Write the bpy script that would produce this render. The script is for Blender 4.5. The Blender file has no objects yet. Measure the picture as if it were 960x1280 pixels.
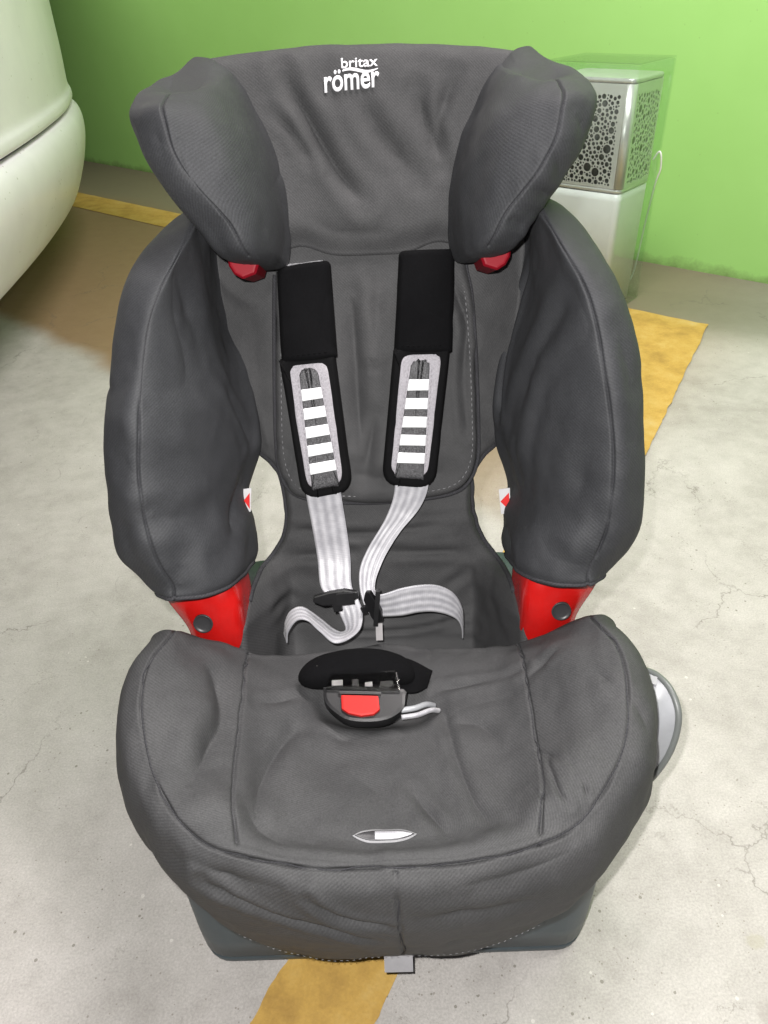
import bpy, bmesh, math, random
import numpy as np
from mathutils import Vector, Matrix
from mathutils.geometry import delaunay_2d_cdt

random.seed(7)
scene = bpy.context.scene
R = math.radians

# ------------------------------------------------------------------ camera
cam_d = bpy.data.cameras.new('camera'); cam = bpy.data.objects.new('camera', cam_d)
scene.collection.objects.link(cam); scene.camera = cam
cam_d.sensor_fit = 'VERTICAL'; cam_d.sensor_height = 36.0
cam_d.lens = 36.0 * 961.0 / 1280.0
cam_d.clip_start = 0.02; cam_d.clip_end = 60
CAM = Vector((.005, -.373, .80)); TH = R(35); RO = R(2)
_u0 = Vector((0, math.sin(TH), math.cos(TH))); _r0 = Vector((1, 0, 0)); _f = Vector((0, math.cos(TH), -math.sin(TH)))
_r = _r0 * math.cos(RO) - _u0 * math.sin(RO); _u = _r0 * math.sin(RO) + _u0 * math.cos(RO)
cam.matrix_world = Matrix(((_r.x, _u.x, -_f.x, CAM.x), (_r.y, _u.y, -_f.y, CAM.y), (_r.z, _u.z, -_f.z, CAM.z), (0, 0, 0, 1)))
scene.render.resolution_x = 768; scene.render.resolution_y = 1024

# ------------------------------------------------------------------ light
world = bpy.data.worlds.new('World'); scene.world = world; world.use_nodes = True
bg = world.node_tree.nodes['Background']
bg.inputs[0].default_value = (1.0, .93, .97, 1); bg.inputs[1].default_value = .10
def lamp(name, kind, loc, energy, color, **kw):
    d = bpy.data.lights.new(name, kind); d.energy = energy; d.color = color
    for k, v in kw.items(): setattr(d, k, v)
    o = bpy.data.objects.new(name, d); scene.collection.objects.link(o); o.location = loc
    return o
# the phone's own flash, a few centimetres up and left of the lens
lamp('phone_flash', 'POINT', CAM + _u * .03 - _r * .022 - _f * .01, 35, (1, .975, .95), shadow_soft_size=.006)
# the garage's ceiling tube
tube = lamp('overhead_light', 'AREA', (.50, .50, 2.40), 95, (1, .945, .925), shape='RECTANGLE', size=1.6, size_y=.3)
_d = Vector((.648 * .55, .762 * .55, -.83)).normalized(); tube.rotation_mode = 'QUATERNION'; tube.rotation_quaternion = _d.to_track_quat('-Z', 'Y')
left_fill = lamp('overhead_light', 'AREA', (-1.9, 3.0, 2.45), 40, (1, .93, .86), shape='RECTANGLE', size=1.4, size_y=.3)  # added lamp, out of view, to brighten the left of the wall
left_fill.rotation_euler = (0, 0, R(-40))
scene.view_settings.view_transform = 'Standard'; scene.view_settings.look = 'None'
scene.view_settings.exposure = 0.0; scene.view_settings.gamma = 1.0

# ------------------------------------------------------------------ materials
def new_mat(name):
    m = bpy.data.materials.new(name); m.use_nodes = True
    nt = m.node_tree; return m, nt, nt.nodes['Principled BSDF']
def nd(nt, typ, **kw):
    n = nt.nodes.new(typ)
    for k, v in kw.items():
        if k in n.inputs.keys() if hasattr(n.inputs, 'keys') else False: n.inputs[k].default_value = v
        else: setattr(n, k, v)
    return n
def ramp(nt, stops):
    n = nt.nodes.new('ShaderNodeValToRGB'); e = n.color_ramp.elements
    e[0].position, e[0].color = stops[0][0], (*stops[0][1], 1)
    e[1].position, e[1].color = stops[-1][0], (*stops[-1][1], 1)
    for p, c in stops[1:-1]:
        x = e.new(p); x.color = (*c, 1)
    return n
def mixc(nt, fac, a, b, mode='MIX'):
    n = nt.nodes.new('ShaderNodeMix'); n.data_type = 'RGBA'; n.blend_type = mode
    for sock, v in ((n.inputs[0], fac), (n.inputs[6], a), (n.inputs[7], b)):
        if isinstance(v, bpy.types.NodeSocket): nt.links.new(v, sock)
        elif isinstance(v, (int, float)): sock.default_value = v
        else: sock.default_value = (*v, 1)
    return n.outputs[2]
def math_n(nt, op, a, b=None):
    n = nt.nodes.new('ShaderNodeMath'); n.operation = op
    for s, v in ((n.inputs[0], a), (n.inputs[1], b)):
        if v is None: continue
        if isinstance(v, bpy.types.NodeSocket): nt.links.new(v, s)
        else: s.default_value = v
    return n.outputs[0]
def noise(nt, vec, scale, detail=4, rough=.55, dist=0):
    n = nt.nodes.new('ShaderNodeTexNoise'); n.inputs['Scale'].default_value = scale
    n.inputs['Detail'].default_value = detail; n.inputs['Roughness'].default_value = rough
    n.inputs['Distortion'].default_value = dist
    if vec is not None: nt.links.new(vec, n.inputs['Vector'])
    return n.outputs['Fac']
def bump(nt, bs, h, strength, dist):
    n = nt.nodes.new('ShaderNodeBump'); n.inputs['Strength'].default_value = strength; n.inputs['Distance'].default_value = dist
    nt.links.new(h, n.inputs['Height']); nt.links.new(n.outputs[0], bs.inputs['Normal'])

def fabric(name, col, col2, weave=.0021, wstr=.5, sheen=.0, rough=.9, lint=True, spec=.12):
    m, nt, bs = new_mat(name)
    tc = nt.nodes.new('ShaderNodeTexCoord'); ob = tc.outputs['Object']; uv = tc.outputs['UV']
    w = nt.nodes.new('ShaderNodeTexWave'); w.wave_type = 'BANDS'; w.bands_direction = 'DIAGONAL'
    w.inputs['Scale'].default_value = .444 / weave; w.inputs['Distortion'].default_value = .25
    w.inputs['Detail'].default_value = 1; w.inputs['Detail Scale'].default_value = 3
    nt.links.new(uv, w.inputs['Vector'])
    n1 = noise(nt, ob, 16, 5, .65); n2 = noise(nt, ob, 750, 2, .65)
    rp = ramp(nt, [(.3, col), (.72, col2)]); nt.links.new(n1, rp.inputs[0])
    c = mixc(nt, .13, rp.outputs[0], w.outputs['Color'], 'OVERLAY')
    c = mixc(nt, .60, c, n2, 'OVERLAY')
    if lint:                                             # dust and lint caught on the cloth
        v = nt.nodes.new('ShaderNodeTexVoronoi'); v.inputs['Scale'].default_value = 150; nt.links.new(ob, v.inputs['Vector'])
        d = math_n(nt, 'LESS_THAN', v.outputs['Distance'], math_n(nt, 'MULTIPLY', noise(nt, ob, 70, 2), .12))
        big = noise(nt, ob, 7, 4, .7); sel = math_n(nt, 'GREATER_THAN', big, .63)
        c = mixc(nt, math_n(nt, 'MULTIPLY', math_n(nt, 'MULTIPLY', d, sel), .30), c, (.3, .29, .26))
    nt.links.new(c, bs.inputs['Base Color'])
    bs.inputs['Roughness'].default_value = rough; bs.inputs['Sheen Weight'].default_value = sheen
    bs.inputs['Sheen Roughness'].default_value = .45; bs.inputs['Specular IOR Level'].default_value = spec
    h = math_n(nt, 'ADD', math_n(nt, 'MULTIPLY', w.outputs['Fac'], .25), math_n(nt, 'MULTIPLY', n2, .7))
    bump(nt, bs, h, wstr, .0004)
    return m
def plastic(name, col, rough=.35, var=.12, bumpy=0, bscale=900, spec=.5):
    m, nt, bs = new_mat(name)
    tc = nt.nodes.new('ShaderNodeTexCoord')
    n = noise(nt, tc.outputs['Object'], 35, 5, .65)
    rp = ramp(nt, [(.3, tuple(c * (1 - var) for c in col)), (.7, tuple(min(1, c * (1 + var)) for c in col))])
    nt.links.new(n, rp.inputs[0]); nt.links.new(rp.outputs[0], bs.inputs['Base Color'])
    rr = nt.nodes.new('ShaderNodeMapRange'); rr.inputs[3].default_value = rough * .8; rr.inputs[4].default_value = rough * 1.25
    nt.links.new(n, rr.inputs[0]); nt.links.new(rr.outputs[0], bs.inputs['Roughness'])
    bs.inputs['Specular IOR Level'].default_value = spec
    if bumpy: bump(nt, bs, noise(nt, tc.outputs['Object'], bscale, 2), bumpy, .0006)
    return m

M = {}
M['fabric'] = fabric('charcoal_twill', (.033, .0335, .035), (.043, .043, .0445), rough=.75, spec=.50)
M['fabric_shaded'] = fabric('shaded_charcoal_twill', (.0225, .0238, .027), (.031, .0325, .036), rough=.72, spec=.48)  # same twill, darkened in colour for the shade on the wings
M['binding'] = fabric('edge_binding', (.035, .035, .038), (.045, .045, .05), lint=False)
M['neoprene'] = fabric('black_neoprene', (.0022, .0022, .0027), (.0038, .0038, .0044), weave=.0012, wstr=.2, sheen=.0, rough=.95)
M['pad_edge'] = fabric('black_ribbed_tape', (.003, .003, .0034), (.0055, .0055, .006), weave=.0016, wstr=.6, sheen=.0, lint=False)
M['pad_face'] = fabric('lilac_grey_felt', (.31, .30, .325), (.37, .355, .38), weave=.0012, wstr=.4, sheen=.2, lint=False)
M['thread'] = plastic('grey_thread', (.22, .22, .23), .8)
M['red'] = plastic('red_plastic', (.43, .007, .006), .24, .12, .06, 250)
M['red_dark'] = plastic('dark_red_plastic', (.20, .004, .011), .5, .05, spec=.15)
M['red_button'] = plastic('red_button_plastic', (.46, .014, .011), .5, .05, spec=.25)
M['black'] = plastic('black_plastic', (.006, .006, .0068), .36, .2, .08)
M['slate'] = plastic('slate_plastic', (.052, .070, .080), .42, .14, .12, 1500)
M['shell'] = plastic('charcoal_plastic', (.055, .06, .064), .5, .1, .2, 1500)
M['cap'] = plastic('dark_grey_plastic', (.03, .03, .032), .4, .1)
M['silver_label'] = plastic('silver_label', (.55, .55, .56), .5, .1)
M['label_red'] = plastic('label_red', (.6, .02, .02), .5, .05)
M['white_print'] = plastic('white_print', (.80, .80, .83), .7, .05)
M['retro'] = plastic('retroreflective_white', (.93, .95, .97), .5, .04, .3, 2500)
M['grey_tab'] = plastic('grey_tab', (.33, .33, .35), .6, .1, .1)
M['lever'] = plastic('silver_grey_plastic', (.28, .29, .305), .32, .08)
M['lever_rim'] = plastic('grey_green_plastic', (.13, .14, .135), .35, .08)
M['silver'] = plastic('brushed_silver', (.68, .66, .67), .32, .05); M['silver'].node_tree.nodes['Principled BSDF'].inputs['Metallic'].default_value = .55
M['device_white'] = plastic('white_appliance', (.80, .79, .82), .35, .03)
M['device_dark'] = plastic('appliance_inside', (.15, .155, .15), .6, .2)
M['cord'] = plastic('white_cord', (.72, .74, .70), .45, .05)

def glitter():
    m, nt, bs = new_mat('dark_glitter_tape'); tc = nt.nodes.new('ShaderNodeTexCoord')
    n = noise(nt, tc.outputs['Object'], 1500, 1, .5); rp = ramp(nt, [(.42, (.012, .012, .013)), (.68, (.15, .15, .16))])
    nt.links.new(n, rp.inputs[0]); nt.links.new(rp.outputs[0], bs.inputs['Base Color']); bs.inputs['Roughness'].default_value = .6
    bump(nt, bs, n, .5, .0004); return m
M['glitter'] = glitter()
def webbing():
    m, nt, bs = new_mat('grey_webbing'); tc = nt.nodes.new('ShaderNodeTexCoord'); uv = tc.outputs['UV']
    sx = nt.nodes.new('ShaderNodeSeparateXYZ'); nt.links.new(uv, sx.inputs[0])
    # woven ribs across, and five glossy runs along the band
    rib = math_n(nt, 'SINE', math_n(nt, 'MULTIPLY', sx.outputs[1], 2 * math.pi / .0019))
    run = math_n(nt, 'SINE', math_n(nt, 'MULTIPLY', sx.outputs[0], 2 * math.pi / .0072))
    n = noise(nt, tc.outputs['Object'], 130, 4)
    rp = ramp(nt, [(.25, (.30, .30, .325)), (.6, (.40, .40, .425)), (.9, (.48, .48, .505))])
    nt.links.new(math_n(nt, 'ADD', math_n(nt, 'MULTIPLY', run, .22), n), rp.inputs[0])
    c = mixc(nt, .02, rp.outputs[0], rib, 'OVERLAY'); nt.links.new(c, bs.inputs['Base Color'])
    bs.inputs['Roughness'].default_value = .42; bs.inputs['Specular IOR Level'].default_value = .6; bs.inputs['Sheen Weight'].default_value = .2
    h = math_n(nt, 'ADD', math_n(nt, 'MULTIPLY', rib, .08), math_n(nt, 'MULTIPLY', run, .8))
    bump(nt, bs, h, .45, .0006); return m
M['webbing'] = webbing()
def clear(name, col, rough, ior=1.46, trans=1.0):
    m, nt, bs = new_mat(name); bs.inputs['Base Color'].default_value = (*col, 1); bs.inputs['Roughness'].default_value = rough
    bs.inputs['Transmission Weight'].default_value = trans; bs.inputs['IOR'].default_value = ior
    tc = nt.nodes.new('ShaderNodeTexCoord'); bump(nt, bs, noise(nt, tc.outputs['Object'], 12, 2), .02, .002)
    return m
def thin_clear():
    m, nt, bs = new_mat('clear_acrylic'); out = nt.nodes['Material Output']
    tr = nt.nodes.new('ShaderNodeBsdfTransparent'); tr.inputs[0].default_value = (.93, .965, .94, 1)
    gl = nt.nodes.new('ShaderNodeBsdfGlossy'); gl.inputs['Roughness'].default_value = .06
    lw = nt.nodes.new('ShaderNodeLayerWeight'); lw.inputs[0].default_value = .5
    fr_o = math_n(nt, 'ADD', math_n(nt, 'MULTIPLY', math_n(nt, 'POWER', lw.outputs['Facing'], 4.0), .7), .035)
    tc = nt.nodes.new('ShaderNodeTexCoord'); bn_ = nt.nodes.new('ShaderNodeBump'); bn_.inputs['Strength'].default_value = .12; bn_.inputs['Distance'].default_value = .01
    nt.links.new(noise(nt, tc.outputs['Object'], 7, 2), bn_.inputs['Height']); nt.links.new(bn_.outputs[0], gl.inputs['Normal'])
    mx = nt.nodes.new('ShaderNodeMixShader'); nt.links.new(fr_o, mx.inputs[0]); nt.links.new(tr.outputs[0], mx.inputs[1]); nt.links.new(gl.outputs[0], mx.inputs[2])
    nt.links.new(mx.outputs[0], out.inputs['Surface']); return m
M['clear'] = thin_clear()
M['clear_cap'] = clear('smoked_clear_plastic', (.75, .76, .74), .08)

def wall_mat():
    m, nt, bs = new_mat('green_wall_paint'); tc = nt.nodes.new('ShaderNodeTexCoord'); ob = tc.outputs['Object']
    n = noise(nt, ob, 1.6, 6, .6); rp = ramp(nt, [(.3, (.285, .560, .145)), (.7, (.315, .600, .170))]); nt.links.new(n, rp.inputs[0])
    sx = nt.nodes.new('ShaderNodeSeparateXYZ'); nt.links.new(ob, sx.inputs[0])
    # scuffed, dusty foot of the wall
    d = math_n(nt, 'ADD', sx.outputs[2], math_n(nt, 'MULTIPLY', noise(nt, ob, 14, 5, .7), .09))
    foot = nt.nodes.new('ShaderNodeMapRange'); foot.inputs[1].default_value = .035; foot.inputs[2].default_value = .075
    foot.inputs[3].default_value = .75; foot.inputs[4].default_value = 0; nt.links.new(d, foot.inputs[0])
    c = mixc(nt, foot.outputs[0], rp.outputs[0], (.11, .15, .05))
    sp = nt.nodes.new('ShaderNodeTexVoronoi'); sp.inputs['Scale'].default_value = 26; nt.links.new(ob, sp.inputs['Vector'])
    c = mixc(nt, math_n(nt, 'MULTIPLY', math_n(nt, 'LESS_THAN', sp.outputs['Distance'], .05), .25), c, (.12, .22, .05))
    nt.links.new(c, bs.inputs['Base Color']); bs.inputs['Roughness'].default_value = .55
    bump(nt, bs, math_n(nt, 'ADD', noise(nt, ob, 7, 4), math_n(nt, 'MULTIPLY', noise(nt, ob, 160, 3), .12)), .16, .01); return m
M['wall'] = wall_mat()

E1 = np.array([.762, -.648]); E2 = np.array([.648, .762])          # along the wall, into the wall
def floor_mat():
    m, nt, bs = new_mat('worn_concrete'); tc = nt.nodes.new('ShaderNodeTexCoord'); ob = tc.outputs['Object']
    n1 = noise(nt, ob, 3.2, 8, .68, .3); n2 = noise(nt, ob, 22, 6, .7); n3 = noise(nt, ob, 420, 3, .7)
    rp = ramp(nt, [(.30, (.30, .282, .262)), (.5, (.43, .410, .388)), (.70, (.53, .508, .485))])
    nt.links.new(math_n(nt, 'ADD', math_n(nt, 'MULTIPLY', n1, .6), math_n(nt, 'MULTIPLY', n2, .4)), rp.inputs[0])
    c = mixc(nt, .40, rp.outputs[0], n3, 'OVERLAY')
    for sc_, rad_, thr_, cc_, kk_ in ((55, .09, .55, (.16, .15, .12), .7), (130, .12, .52, (.20, .18, .15), .6), (34, .06, .5, (.72, .70, .66), .5)):
        v_ = nt.nodes.new('ShaderNodeTexVoronoi'); v_.inputs['Scale'].default_value = sc_; nt.links.new(ob, v_.inputs['Vector'])
        sp_ = math_n(nt, 'LESS_THAN', v_.outputs['Distance'], math_n(nt, 'MULTIPLY', noise(nt, ob, sc_ * .4, 3, .7), rad_ * 2))
        c = mixc(nt, math_n(nt, 'MULTIPLY', math_n(nt, 'MULTIPLY', sp_, math_n(nt, 'GREATER_THAN', noise(nt, ob, sc_ * .12, 2), thr_)), kk_), c, cc_)
    sx = nt.nodes.new('ShaderNodeSeparateXYZ'); nt.links.new(ob, sx.inputs[0])
    # distance from the wall foot, for the brown strip along the wall
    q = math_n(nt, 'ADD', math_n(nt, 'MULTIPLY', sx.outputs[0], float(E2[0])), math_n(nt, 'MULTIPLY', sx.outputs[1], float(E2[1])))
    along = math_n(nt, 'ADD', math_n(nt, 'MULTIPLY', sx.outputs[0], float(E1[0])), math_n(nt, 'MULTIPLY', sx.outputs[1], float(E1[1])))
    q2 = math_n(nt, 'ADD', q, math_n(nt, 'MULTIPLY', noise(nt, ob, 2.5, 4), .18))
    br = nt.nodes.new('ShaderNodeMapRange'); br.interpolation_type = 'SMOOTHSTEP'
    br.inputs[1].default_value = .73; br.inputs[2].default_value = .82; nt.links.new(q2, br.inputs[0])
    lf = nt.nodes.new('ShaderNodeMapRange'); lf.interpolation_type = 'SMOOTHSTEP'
    lf.inputs[1].default_value = -.12; lf.inputs[2].default_value = -.60; nt.links.new(along, lf.inputs[0])  # carried on behind the seat, painting its shade there in brown
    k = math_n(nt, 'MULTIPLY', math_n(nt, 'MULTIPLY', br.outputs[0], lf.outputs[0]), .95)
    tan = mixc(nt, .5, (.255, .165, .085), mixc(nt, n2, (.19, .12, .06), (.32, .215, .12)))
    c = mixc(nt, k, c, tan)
    rt = nt.nodes.new('ShaderNodeMapRange'); rt.interpolation_type = 'SMOOTHSTEP'           # darker strip by the wall, right
    rt.inputs[1].default_value = 1.66; rt.inputs[2].default_value = 1.95; nt.links.new(q2, rt.inputs[0])
    c = mixc(nt, math_n(nt, 'MULTIPLY', rt.outputs[0], .72), c, (.16, .158, .115))
    # hairline cracks: two sets of wandering cell edges, broken up by a mask
    for sc, dist_s, wd, col, thr in ((2.9, 5.0, .0065, (.12, .105, .09), .46), (7.5, 9.0, .008, (.20, .185, .16), .57)):
        wn = nt.nodes.new('ShaderNodeTexNoise'); wn.inputs['Scale'].default_value = dist_s; wn.inputs['Detail'].default_value = 6; wn.inputs['Roughness'].default_value = .65
        nt.links.new(ob, wn.inputs['Vector'])
        ad = nt.nodes.new('ShaderNodeVectorMath'); ad.operation = 'MULTIPLY_ADD'; ad.inputs[1].default_value = (.22, .22, .22)
        nt.links.new(wn.outputs['Color'], ad.inputs[0]); nt.links.new(ob, ad.inputs[2])
        v = nt.nodes.new('ShaderNodeTexVoronoi'); v.feature = 'DISTANCE_TO_EDGE'; v.inputs['Scale'].default_value = sc
        nt.links.new(ad.outputs[0], v.inputs['Vector'])
        line = nt.nodes.new('ShaderNodeMapRange'); line.inputs[1].default_value = 0; line.inputs[2].default_value = wd
        line.inputs[3].default_value = 1; line.inputs[4].default_value = 0; nt.links.new(v.outputs['Distance'], line.inputs[0])
        msk = nt.nodes.new('ShaderNodeMapRange'); msk.inputs[1].default_value = thr; msk.inputs[2].default_value = thr + .10
        nt.links.new(noise(nt, ob, 3.1 * sc / 2.6, 3), msk.inputs[0])
        c = mixc(nt, math_n(nt, 'MULTIPLY', math_n(nt, 'MULTIPLY', line.outputs[0], msk.outputs[0]), .6), c, col)
    # scuffs: short dark marks, and two oil drops
    st = nt.nodes.new('ShaderNodeMapping'); st.inputs['Scale'].default_value = (60, 9, 1); st.inputs['Rotation'].default_value = (0, 0, .5); nt.links.new(ob, st.inputs[0])
    sn = noise(nt, st.outputs[0], 1.0, 5, .7)
    sm = nt.nodes.new('ShaderNodeMapRange'); sm.inputs[1].default_value = .66; sm.inputs[2].default_value = .80; nt.links.new(sn, sm.inputs[0])
    c = mixc(nt, math_n(nt, 'MULTIPLY', sm.outputs[0], .5), c, (.16, .145, .125))
    for (px, py, rx, ry, col, k) in ((.402, .030, .0105, .020, (.25, .235, .16), .75), (.365, -.075, .030, .030, (.30, .27, .25), .45), (.36, .0, .01, .008, (.36, .34, .25), .4)):
        mp = nt.nodes.new('ShaderNodeMapping'); mp.vector_type = 'TEXTURE'; mp.inputs['Location'].default_value = (px, py, 0)
        mp.inputs['Scale'].default_value = (rx, ry, 1); nt.links.new(ob, mp.inputs[0])
        ln = nt.nodes.new('ShaderNodeVectorMath'); ln.operation = 'LENGTH'; nt.links.new(mp.outputs[0], ln.inputs[0])
        dd = math_n(nt, 'ADD', ln.outputs['Value'], math_n(nt, 'MULTIPLY', math_n(nt, 'SUBTRACT', noise(nt, ob, 60, 5, .7), .5), .9 if k > .6 else 2.2))
        mr = nt.nodes.new('ShaderNodeMapRange'); mr.inputs[1].default_value = 1.1; mr.inputs[2].default_value = .75; nt.links.new(dd, mr.inputs[0])
        c = mixc(nt, math_n(nt, 'MULTIPLY', mr.outputs[0], k), c, col)
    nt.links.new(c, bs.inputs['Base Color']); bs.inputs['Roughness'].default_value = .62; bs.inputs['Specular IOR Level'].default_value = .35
    bump(nt, bs, math_n(nt, 'ADD', math_n(nt, 'MULTIPLY', n2, .5), math_n(nt, 'MULTIPLY', n3, .25)), .22, .004); return m
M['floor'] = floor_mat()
def yellow_mat():
    m, nt, bs = new_mat('worn_yellow_paint'); tc = nt.nodes.new('ShaderNodeTexCoord'); ob = tc.outputs['Object']
    n = noise(nt, ob, 12, 7, .7); rp = ramp(nt, [(.3, (.34, .20, .045)), (.5, (.50, .31, .07)), (.66, (.56, .38, .12)), (.78, (.50, .42, .29))]); nt.links.new(n, rp.inputs[0])
    c = mixc(nt, .15, rp.outputs[0], noise(nt, ob, 300, 3), 'OVERLAY')
    nt.links.new(c, bs.inputs['Base Color']); bs.inputs['Roughness'].default_value = .6
    bump(nt, bs, noise(nt, ob, 120, 4), .2, .002); return m
M['yellow'] = yellow_mat()
def car_mat():
    m, nt, bs = new_mat('dusty_white_paint'); tc = nt.nodes.new('ShaderNodeTexCoord'); ob = tc.outputs['Object']
    n = noise(nt, ob, 5, 5, .6); rp = ramp(nt, [(.3, (.78, .735, .83)), (.7, (.87, .825, .91))]); nt.links.new(n, rp.inputs[0])
    v = nt.nodes.new('ShaderNodeTexVoronoi'); v.inputs['Scale'].default_value = 42; nt.links.new(ob, v.inputs['Vector'])
    sp = math_n(nt, 'LESS_THAN', v.outputs['Distance'], math_n(nt, 'MULTIPLY', noise(nt, ob, 11, 3), .22))
    sel = math_n(nt, 'GREATER_THAN', noise(nt, ob, 8, 2), .53)
    c = mixc(nt, math_n(nt, 'MULTIPLY', math_n(nt, 'MULTIPLY', sp, sel), .55), rp.outputs[0], (.28, .27, .22))
    nt.links.new(c, bs.inputs['Base Color']); bs.inputs['Roughness'].default_value = .38; bs.inputs['Coat Weight'].default_value = .15
    return m
M['car'] = car_mat()

# ------------------------------------------------------------------ mesh helpers
coll = scene.collection
def cr(P, n, closed=False):
    """Catmull-Rom through P (k, ...) sampled at n points along axis 0."""
    P = np.asarray(P, float); k = len(P)
    if closed: t = np.arange(n) / n * k
    else: t = np.linspace(0, k - 1, n)
    i = np.floor(t).astype(int)
    if not closed: i = np.clip(i, 0, k - 2)
    f = (t - i).reshape((-1,) + (1,) * (P.ndim - 1))
    if closed: g = lambda j: P[j % k]
    else:
        Q = np.concatenate([[2 * P[0] - P[1]], P, [2 * P[-1] - P[-2]]]); g = lambda j: Q[j + 1]
    a, b, c, d = g(i - 1), g(i), g(i + 1), g(i + 2)
    return .5 * (2 * b + (c - a) * f + (2 * a - 5 * b + 4 * c - d) * f ** 2 + (3 * b - a - 3 * c + d) * f ** 3)
def hashn(ix, iy, iz, s):
    h = (ix * 374761393 + iy * 668265263 + iz * 2147483647 + s * 974634777) & 0xffffffff
    h = ((h ^ (h >> 13)) * 1274126177) & 0xffffffff
    return ((h ^ (h >> 16)) & 0xffff) / 32767.5 - 1
def vnoise(P, scale, seed=0, oct=2):
    P = np.asarray(P) * scale; tot = 0; amp = 1
    for o in range(oct):
        i = np.floor(P).astype(np.int64); f = P - i; f = f * f * f * (f * (f * 6 - 15) + 10); v = 0
        for dx in (0, 1):
            for dy in (0, 1):
                for dz in (0, 1):
                    w = (f[..., 0] if dx else 1 - f[..., 0]) * (f[..., 1] if dy else 1 - f[..., 1]) * (f[..., 2] if dz else 1 - f[..., 2])
                    v = v + w * hashn(i[..., 0] + dx, i[..., 1] + dy, i[..., 2] + dz, seed + o * 17)
        tot = tot + amp * v; P = P * 2.03; amp *= .5
    return tot
def wrinkle(V, seed, amp, scale=11):
    W_ = V + .02 * np.stack([vnoise(V, 14, seed + 50 + k, 2) for k in range(3)], -1)
    r1 = (1 - np.clip(np.abs(vnoise(W_ * np.array([1, .7, .7]), scale, seed + 5, 1)) * 1.6, 0, 1)) ** 5
    m = np.clip(vnoise(V, 9, seed + 7, 1) * 1.2 + .35, 0, 1)
    return vnoise(V, 20, seed, 3) * .0018 * amp - r1 * m * .0030 * amp
def gnormals(V, cu=False, cv=False):
    def diff(A, ax, c):
        if c: return np.roll(A, -1, ax) - np.roll(A, 1, ax)
        return np.gradient(A, axis=ax)
    n = np.cross(diff(V, 1, cu), diff(V, 0, cv)); l = np.linalg.norm(n, axis=-1, keepdims=True); l[l < 1e-12] = 1
    return n / l
def seg_dist(P, poly):
    poly = np.asarray(poly, float); best = np.full(P.shape[:-1], 1e9)
    for a, b in zip(poly[:-1], poly[1:]):
        ab = b - a; t = np.clip(((P - a) @ ab) / max(ab @ ab, 1e-12), 0, 1)
        best = np.minimum(best, np.linalg.norm(P - (a + t[..., None] * ab), axis=-1))
    return best
def groove(V, N, poly, w, d, puff=0.0, fade=True):
    poly = cr(poly, max(8, len(poly) * 5)) if len(poly) > 2 else np.asarray(poly, float)
    R_ = 6.5 * w; sh = V.shape; P = V.reshape(-1, 3)
    idx = np.where(((P > poly.min(0) - R_) & (P < poly.max(0) + R_)).all(1))[0]
    if not len(idx): return V
    Q = P[idx]; dist = seg_dist(Q, poly); k = np.exp(-(dist / w) ** 2); f = 1.0
    if fade:                                              # creases die out at their ends
        e = np.minimum(np.linalg.norm(Q - poly[0], axis=-1), np.linalg.norm(Q - poly[-1], axis=-1))
        f = np.clip(e / (5 * w), .0, 1) ** .7
    if fade: k = .6 * k + .55 * np.exp(-2.6 * dist / w)          # a fold has a sharp bottom
    o = (-d * k + puff * np.exp(-((dist - 2.4 * w) / (1.3 * w)) ** 2)) * f
    P = P.copy(); P[idx] = Q + N.reshape(-1, 3)[idx] * o[:, None]
    return P.reshape(sh)
def link(name, me, mat, parent=None, smooth=True):
    if mat is not None: me.materials.append(M[mat] if isinstance(mat, str) else mat)
    if smooth:
        me.polygons.foreach_set('use_smooth', np.ones(len(me.polygons), dtype=bool))
    o = bpy.data.objects.new(name, me); coll.objects.link(o)
    if parent is not None:
        o.parent = parent; r = parent
        while r.parent is not None: r = r.parent
        if parent.type == 'EMPTY': o.matrix_parent_inverse = Matrix.Translation(-Vector(r.location))
    return o
def grid_obj(name, V, mat, parent=None, cu=False, cv=False, caps=False, weld=0, flip=False, solid=0, uvg=None):
    h, w = V.shape[:2]
    U = np.concatenate([[0], np.cumsum(np.linalg.norm(np.diff(V, axis=1), axis=-1).mean(0))])
    W = np.concatenate([[0], np.cumsum(np.linalg.norm(np.diff(V, axis=0), axis=-1).mean(1))])
    i, j = np.meshgrid(np.arange(h if cv else h - 1), np.arange(w if cu else w - 1), indexing='ij'); i = i.ravel(); j = j.ravel()
    i2, j2 = (i + 1) % h, (j + 1) % w
    Q = np.stack([i * w + j, i * w + j2, i2 * w + j2, i2 * w + j], 1)
    u2 = np.where(j2 > 0, U[j2], U[-1] + .002); w2 = np.where(i2 > 0, W[i2], W[-1] + .002)
    C = np.stack([np.stack([U[j], W[i]], 1), np.stack([u2, W[i]], 1), np.stack([u2, w2], 1), np.stack([U[j], w2], 1)], 1)
    if uvg is not None: C = uvg.reshape(-1, 2)[Q]
    if flip: Q = Q[:, ::-1]; C = C[:, ::-1]
    faces = Q.tolist(); uv = C.reshape(-1)
    if caps and cu:
        a = list(range(w)); b = [(h - 1) * w + k for k in range(w)]
        faces += [a[::-1] if not flip else a, b if not flip else b[::-1]]
        uv = np.concatenate([uv, np.zeros(4 * w)])
    me = bpy.data.meshes.new(name); me.from_pydata(V.reshape(-1, 3).tolist(), [], faces)
    me.uv_layers.new(name='UVMap').data.foreach_set('uv', np.ascontiguousarray(uv, dtype=np.float32))
    if weld or solid:
        bm = bmesh.new(); bm.from_mesh(me)
        if weld: bmesh.ops.remove_doubles(bm, verts=bm.verts, dist=weld)
        if solid: bmesh.ops.solidify(bm, geom=bm.faces[:], thickness=solid)
        bm.to_mesh(me); bm.free()
    me.validate()
    return link(name, me, mat, parent)
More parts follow.
